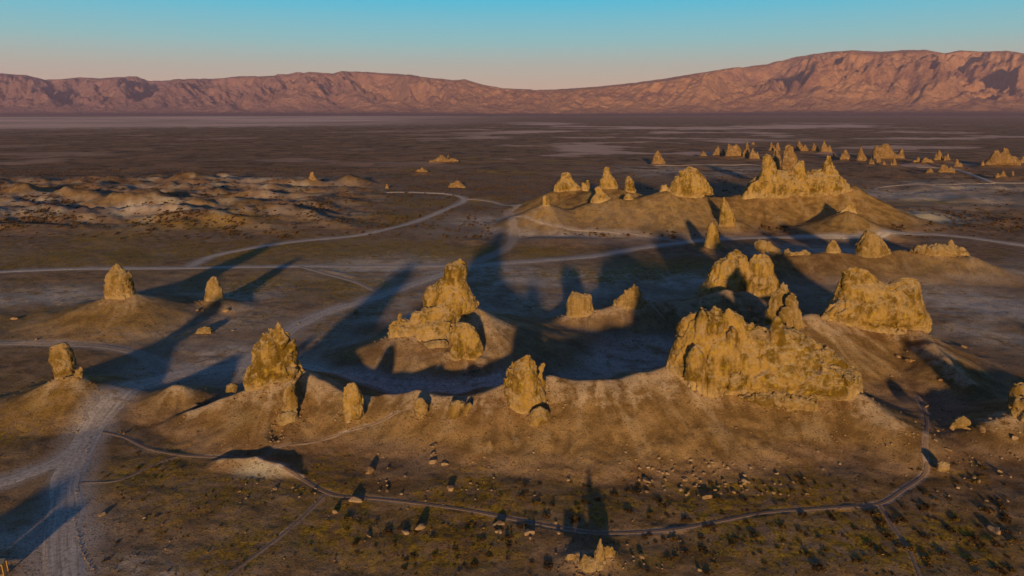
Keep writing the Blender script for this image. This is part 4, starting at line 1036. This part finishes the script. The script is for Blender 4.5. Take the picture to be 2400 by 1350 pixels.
# rubble blocks one could count, then gravel
ZONES = [  # px range, py range, count, size range, label
 ((1480,1900),(1075,1165),95,(5,12),'one of the pale rubble blocks strewn at the foot of the massif slope'),
 ((880,1480),(1010,1180),45,(4,8),'small stone on the slope under the round headed pillar'),
 ((1900,2160),(980,1130),25,(4,8),'small stone on the slope right of the massif'),
 ((2180,2400),(930,1180),45,(5,11),'angular stone on the rough ground at the lower right'),
 ((560,760),(1125,1170),14,(5,9),'stone in the gravel below the white bank'),
 ((1280,1560),(1290,1345),16,(5,9),'broken stone scattered round the blade outcrop')]
nst = 0
for (xa, xb), (ya, yb), n, (sa, sb), lb in ZONES:
    for k in range(n):
        u_, s_, v_ = rs.rand(), rs.rand(), rs.rand()
        lb2 = ('small ', 'middling ', 'larger ')[min(2, int(s_ * 3))] + lb.replace('one of the pale rubble blocks strewn', 'pale rubble block strewn').replace('small ', '') + ', ' + ('left', 'middle', 'right')[min(2, int(u_ * 3))] + ' part'
        put('stone', STONES[rs.randint(8)], xa + (xb - xa) * u_, ya + (yb - ya) * v_, sa + (sb - sa) * s_, lb2, 'stone', 'rubble stones on the lower slopes')
for k in range(9):
    put('stone', STONES[rs.randint(8)], 632 + rs.uniform(0, 34), rs.uniform(1000, 1040), rs.uniform(6, 11), 'pale block fallen into the notch under the slim pillar', 'stone', 'fallen blocks in the notch')
# stones lining the road in the lower left
line = np.array([(210,1030),(196,1085),(184,1130),(172,1180),(172,1215),(180,1250),(190,1290),(205,1320),(222,1345)], float)
tt = np.linspace(0, 8, 52)
for t in tt:
    px = np.interp(t, range(9), line[:, 0]) + rs.uniform(-2, 2); py = np.interp(t, range(9), line[:, 1]) + rs.uniform(-2, 2)
    put('edge_stone', STONES[rs.randint(8)], px, py, rs.uniform(3, 5.5), 'small stone in the row lining the right side of the left road', 'stone', 'row of stones along the road edge')

def scatter_join(name, protoV, protoF, pts, mat, label, tilt=0.4, smooth=False, squash=1.0):
    """many small copies joined into one mesh; pts: x, y, z, size"""
    n = len(pts); nv = len(protoV[0]); VV = np.empty((n, nv, 3)); 
    which = rs.randint(len(protoV), size=n)
    a = rs.uniform(0, 6.28, n); ca, sa = np.cos(a), np.sin(a)
    P = np.array(protoV)[which]
    X = P[..., 0] * ca[:, None] - P[..., 1] * sa[:, None]; Y = P[..., 0] * sa[:, None] + P[..., 1] * ca[:, None]
    s = pts[:, 3][:, None]
    VV[..., 0] = X * s + pts[:, 0][:, None]; VV[..., 1] = Y * s + pts[:, 1][:, None]; VV[..., 2] = P[..., 2] * s * squash + pts[:, 2][:, None]
    FFs = (protoF[None] + (np.arange(n) * nv)[:, None, None]).reshape(-1, protoF.shape[1])
    me = mesh_np(name, VV.reshape(-1, 3), FFs, smooth)
    NTRI[0] += len(FFs) * (protoF.shape[1] - 2)
    return tag(link(name, me, mat), label, kind='stuff')

def ground_scatter(n, xr, yr, keep, seed):
    """uniform in photo pixels, on the ground near that row"""
    r = np.random.RandomState(seed)
    px = r.uniform(*xr, n); py = r.uniform(*yr, n)
    k = np.array([kz(q) for q in py]); Y = -CAMZ / k
    v = (675 - py) / FPX; x = (px - 1200) / FPX * Y / (CP + v * SP)
    # move to the real surface
    for _ in range(12):
        z = gz(x, Y); Yn = (z - CAMZ) / k; Yn = 0.5 * Y + 0.5 * Yn
        x = x * Yn / Y; Y = Yn
    z = gz(x, Y)
    h, near, tal, bl = h_raw(x, Y)
    q = road_fields(x, Y)
    return x, Y, z, near, tal, q
# gravel and pebbles on the foreground slopes
x, y, z, nr_, tl_, q_ = ground_scatter(9000, (0, 2400), (900, 1350), None, 5)
w = (tl_ > 0.3) * (0.35 + 0.65 * (nr_ < 0.6)) + 0.10
m = (rs.rand(len(x)) < w) & (q_ > 1.2)
PV = [stone_shape(400 + i, IV1, .2) for i in range(6)]
pts = np.stack([x[m], y[m], z[m] + 0.02, 0.06 + 0.16 * rs.rand(m.sum()) ** 3], 1)
scatter_join('gravel', PV, IF1, pts, M_STONE, 'loose gravel and pebbles over the foreground talus slopes')

# rubble shed round the feet of the rocks
RB = []
for lowv, size, cx, cy in BASES:
    n = int(14 + size * 9)
    for k in range(n):
        p = lowv[rs.randint(len(lowv))]; dv = np.array([p[0] - cx, p[1] - cy]); dv = dv / (np.hypot(*dv) + 1e-6)
        q = abs(rs.normal()) * (0.6 + 0.10 * size); X_, Y_ = p[0] + dv[0] * q + rs.normal() * .3, p[1] + dv[1] * q - abs(rs.normal()) * .4
        RB.append((X_, Y_, float(gz(X_, Y_)[0]) + .03, 0.07 + 0.36 * rs.rand() ** 4 * min(1.0, size / 10 + .3)))
scatter_join('rubble', PV, IF1, np.array(RB), M_STONE, 'broken rubble shed round the feet of the rocks')

# ------------------------------------------------------------------ shrubs
def shrub_mesh(seed, nb, leaf, up=1.0):
    """a low dome of thin twigs and small leaf faces"""
    r = np.random.RandomState(seed); V, Fq = [], []
    for k in range(nb):
        th = r.uniform(0, 6.283); ph = math.acos(r.uniform(0.05, 1.0)); rad = r.uniform(0.55, 1.0) ** .6 * (0.85 + 0.3 * math.sin(3 * th + seed))
        c = np.array([math.sin(ph) * math.cos(th) * rad, math.sin(ph) * math.sin(th) * rad, math.cos(ph) * rad * 0.50 * up])
        a = r.normal(size=3); a /= np.linalg.norm(a); b = np.cross(a, r.normal(size=3)); b /= np.linalg.norm(b) + 1e-9
        s = leaf * r.uniform(.6, 1.4); i = len(V)
        V += [c - a * s - b * s * .5, c + a * s - b * s * .4, c + a * s * .8 + b * s * .6, c - a * s * .7 + b * s * .5]; Fq.append((i, i + 1, i + 2, i + 3))
        if k % 4 == 0:                     # twig from the root
            w = np.array([.012, .012, 0]); i = len(V)
            V += [w * 0, w * 2, c + w * .6, c - w * .6]; Fq.append((i, i + 1, i + 2, i + 3))
    return np.array(V), np.array(Fq)
def leaf_mat(name, a, b):
    g = NT(name, 0.9, 0.05)
    c = g.mix(g.rng(g.noise(2.5, 3, 0.6), 0.35, 0.65), a, b)
    c = g.mix(g.mul(g.n('ShaderNodeObjectInfo').outputs['Random'], 0.5), c, tuple(v * 1.6 for v in a))
    g.color(c); return g.m
M_SH1 = leaf_mat('shrub_dark', (0.060, 0.036, 0.018), (0.095, 0.058, 0.022))
M_SH2 = leaf_mat('shrub_olive', (0.110, 0.066, 0.018), (0.17, 0.108, 0.024))
SH = []
for i in range(6):
    V, Fq = shrub_mesh(500 + i, 170, 0.115)
    me = mesh_np('desert_shrub', V, Fq, False); me.materials.append(M_SH1 if i < 4 else M_SH2); SH.append(me)
SZ = [  # px range, py range, n, size px range, label
 ((1880,2400),(1190,1345),80,(14,36),'rounded shrub on the flat below the right footpath'),
 ((1500,1900),(1195,1345),56,(12,30),'shrub on the sandy flat right of the blade outcrop'),
 ((1200,1600),(1120,1240),46,(10,26),'shrub between the slope foot and the blade outcrop shade'),
 ((1600,2100),(1120,1190),30,(10,22),'shrub on the strip just above the footpath'),
 ((2130,2400),(1080,1190),22,(12,26),'shrub near the pale rounded boulder at lower right'),
 ((800,1300),(1200,1345),36,(12,28),'shrub on the flat left of the blade outcrop'),
 ((180,800),(1060,1345),26,(8,18),'sparse shrub on the flat between the left road and the bank')]
for (xa, xb), (ya, yb), n, (sa, sb), lb in SZ:
    for k in range(n):
        px, py = rs.uniform(xa, xb), rs.uniform(ya, yb)
        x, y, z = hitg(px, py)
        if road_fields(np.array([x]), np.array([y]))[0] < 1.6: continue
        u01 = rs.rand() ** 1.8; ki = rs.randint(6); s = 0.85 * (sa + (sb - sa) * u01) / FPX * math.hypot(y, CAMZ) / 2
        lb2 = ('tiny ', 'middling ', 'broad ')[min(2, int(u01 * 3))] + ('dark brown ' if ki < 4 else 'olive ') + lb
        o = bpy.data.objects.new('desert_shrub', SH[ki]); COL.objects.link(o)
        o.location = (x, y, z - .05 * s); o.rotation_euler[2] = rs.uniform(0, 6.28); o.scale = (s * rs.uniform(.85, 1.3), s, s * rs.uniform(.7, 1.05))
        tag(o, lb2, 'shrub', 'desert shrubs in the foreground')
# low tufts in the olive patches, shrub dots across the middle distance
V0 = [shrub_mesh(600 + i, 16, 0.30)[0] for i in range(5)]; F0 = shrub_mesh(600, 16, 0.30)[1]
def near_field(px, py, A):
    a = np.arctan2(px, py); r = np.hypot(px, py)
    i = np.clip(np.searchsorted(RR, r) - 1, 0, len(RR) - 1); j = np.clip(np.searchsorted(AA, a) - 1, 0, len(AA) - 1)
    return A[i, j]
x, y, z, nr_, tl_, q_ = ground_scatter(16000, (-60, 2460), (545, 1350), None, 6)
ol = near_field(x, y, olive)
m = (rs.rand(len(x)) < (np.clip(ol * 0.8, 0, 1) + 0.03) * (0.35 + 0.65 * sstep(115, 150, y))) & (q_ > 1.4) & (nr_ < 0.6)
pts = np.stack([x[m], y[m], z[m], (0.10 + 0.22 * rs.rand(m.sum())) * (0.7 + y[m] / 350)], 1)
scatter_join('low_brush', V0, F0, pts, M_SH2, 'low olive brush and dry tufts on the flats', squash=.8)
x, y, z, nr_, tl_, q_ = ground_scatter(15000, (-60, 2460), (395, 560), None, 7)
dk = near_field(x, y, dark)
m = (rs.rand(len(x)) < np.clip(dk * 1.2, 0, 1) * 0.9 + 0.05) & (q_ > 1.6) & (nr_ < 0.25)
pts = np.stack([x[m], y[m], z[m], 0.55 + 0.75 * rs.rand(m.sum())], 1)
V1 = [shrub_mesh(700 + i, 9, 0.42)[0] for i in range(5)]; F1 = shrub_mesh(700, 9, 0.42)[1]
scatter_join('scrub', V1, F1, pts, M_SH1, 'dark scattered scrub over the middle distance plain')

# ------------------------------------------------------------------ kiosk at the lower left corner
def box(V, Fq, c, s, rot=0.0, tilt=0.0):
    i = len(V)
    for dx in (-1, 1):
        for dy in (-1, 1):
            for dz in (-1, 1):
                X, Y, Z = dx * s[0] / 2, dy * s[1] / 2, dz * s[2] / 2
                Y, Z = Y * math.cos(tilt) - Z * math.sin(tilt), Y * math.sin(tilt) + Z * math.cos(tilt)
                X, Y = X * math.cos(rot) - Y * math.sin(rot), X * math.sin(rot) + Y * math.cos(rot)
                V.append((c[0] + X, c[1] + Y, c[2] + Z))
    Fq += [(i, i + 1, i + 3, i + 2), (i + 4, i + 6, i + 7, i + 5), (i, i + 4, i + 5, i + 1), (i + 2, i + 3, i + 7, i + 6), (i, i + 2, i + 6, i + 4), (i + 1, i + 5, i + 7, i + 3)]
def part(name, parent, mat, boxes, bev=0.012):
    V, Fq = [], []
    for b in boxes: box(V, Fq, *b)
    me = mesh_np(name, V, Fq, False); o = link(name, me, mat, parent)
    md = o.modifiers.new('bevel', 'BEVEL'); md.width = bev; md.segments = 1
    return o
def simple(name, c1, c2, rough=.8, spec=.2, sc=8):
    g = NT(name, rough, spec); g.color(g.mix(g.rng(g.noise(sc, 4, .6), .35, .65), c1, c2)); g.bump(g.noise(sc * 3, 3, .6), .3, .01); return g.m
M_WOOD = simple('weathered_wood', (.42, .25, .09), (.30, .17, .06)); M_ROOF = simple('grey_roof', (.16, .18, .20), (.11, .125, .14)); M_DARK = simple('dark_panel', (.03, .022, .018), (.045, .03, .02))
kx, ky, kzz = hitg(-18, 1349)
kz0 = float(gz(kx, ky)[0])
kiosk = bpy.data.objects.new('information_kiosk', None); COL.objects.link(kiosk); kiosk.location = (kx, ky, kz0); kiosk.rotation_euler[2] = 0.12
tag(kiosk, 'small wooden roofed kiosk cut by the lower left corner of the picture', 'kiosk')
for sx in (-1.75, 1.75): 
    for sy in (-.5, .5): part('post', kiosk, M_WOOD, [((sx, sy, 1.02), (.13, .13, 2.05))])
part('roof', kiosk, M_ROOF, [((0, -.42, 2.22), (4.1, 1.0, .07), 0, .32), ((0, .50, 2.22), (4.1, 1.0, .07), 0, -.32)])
part('fascia', kiosk, M_WOOD, [((0, -.92, 2.02), (4.12, .05, .14))])
part('back_panel', kiosk, M_DARK, [((0, .45, 1.15), (3.35, .05, 1.5))])
part('rail', kiosk, M_WOOD, [((0, -.5, .28), (3.36, .08, .12))])

# dark vehicle parked at the end of the far road
M_CAR = simple('dark_car_paint', (.018, .018, .022), (.025, .025, .03), .35, .5); M_GLS = simple('car_glass', (.02, .025, .03), (.02, .025, .03), .1, .6); M_TYR = simple('tyre_rubber', (.015, .015, .015), (.02, .02, .02), .9)
vx, vy, vz = hitg(901, 451)
car = bpy.data.objects.new('parked_car', None); COL.objects.link(car); car.location = (vx, vy, vz); car.rotation_euler[2] = 0.25
tag(car, 'small dark vehicle parked where the far dirt road ends', 'vehicle')
part('body', car, M_CAR, [((0, 0, .72), (4.6, 1.85, .62)), ((.35, 0, 1.25), (2.9, 1.68, .5))], .08)
part('window', car, M_GLS, [((.35, -.86, 1.27), (2.5, .03, .34))], .005); part('window', car, M_GLS, [((.35, .86, 1.27), (2.5, .03, .34))], .005)
for sx in (-1.4, 1.4):
    for sy in (-.85, .85):
        bm = bmesh.new(); bmesh.ops.create_cone(bm, cap_ends=True, segments=16, radius1=.36, radius2=.36, depth=.24)
        bmesh.ops.rotate(bm, verts=bm.verts, matrix=__import__('mathutils').Matrix.Rotation(math.pi / 2, 3, 'X')); bmesh.ops.translate(bm, verts=bm.verts, vec=(sx, sy, .36))
        me = bpy.data.meshes.new('wheel'); bm.to_mesh(me); bm.free(); link('wheel', me, M_TYR, car)

# ------------------------------------------------------------------ haze: one closed box of pale air
V, Fq = [], []
box(V, Fq, (0, 0, 640), (42000, 42000, 1330))
hz = bpy.data.materials.new('haze_air'); hz.use_nodes = True; hz.node_tree.nodes.clear()
ho = hz.node_tree.nodes.new('ShaderNodeOutputMaterial'); hv = hz.node_tree.nodes.new('ShaderNodeVolumePrincipled')
hv.inputs['Color'].default_value = (0.72, 0.62, 1.0, 1); hv.inputs['Density'].default_value = HAZE
hz.node_tree.links.new(hv.outputs[0], ho.inputs['Volume'])
tag(link('haze', mesh_np('haze', V, Fq, False), hz), 'thin evening haze over the basin', kind='stuff')
print('TRIS rocks+scatter', NTRI[0], 'ground', len(F) * 2, 'mountains', len(FF) * 2)
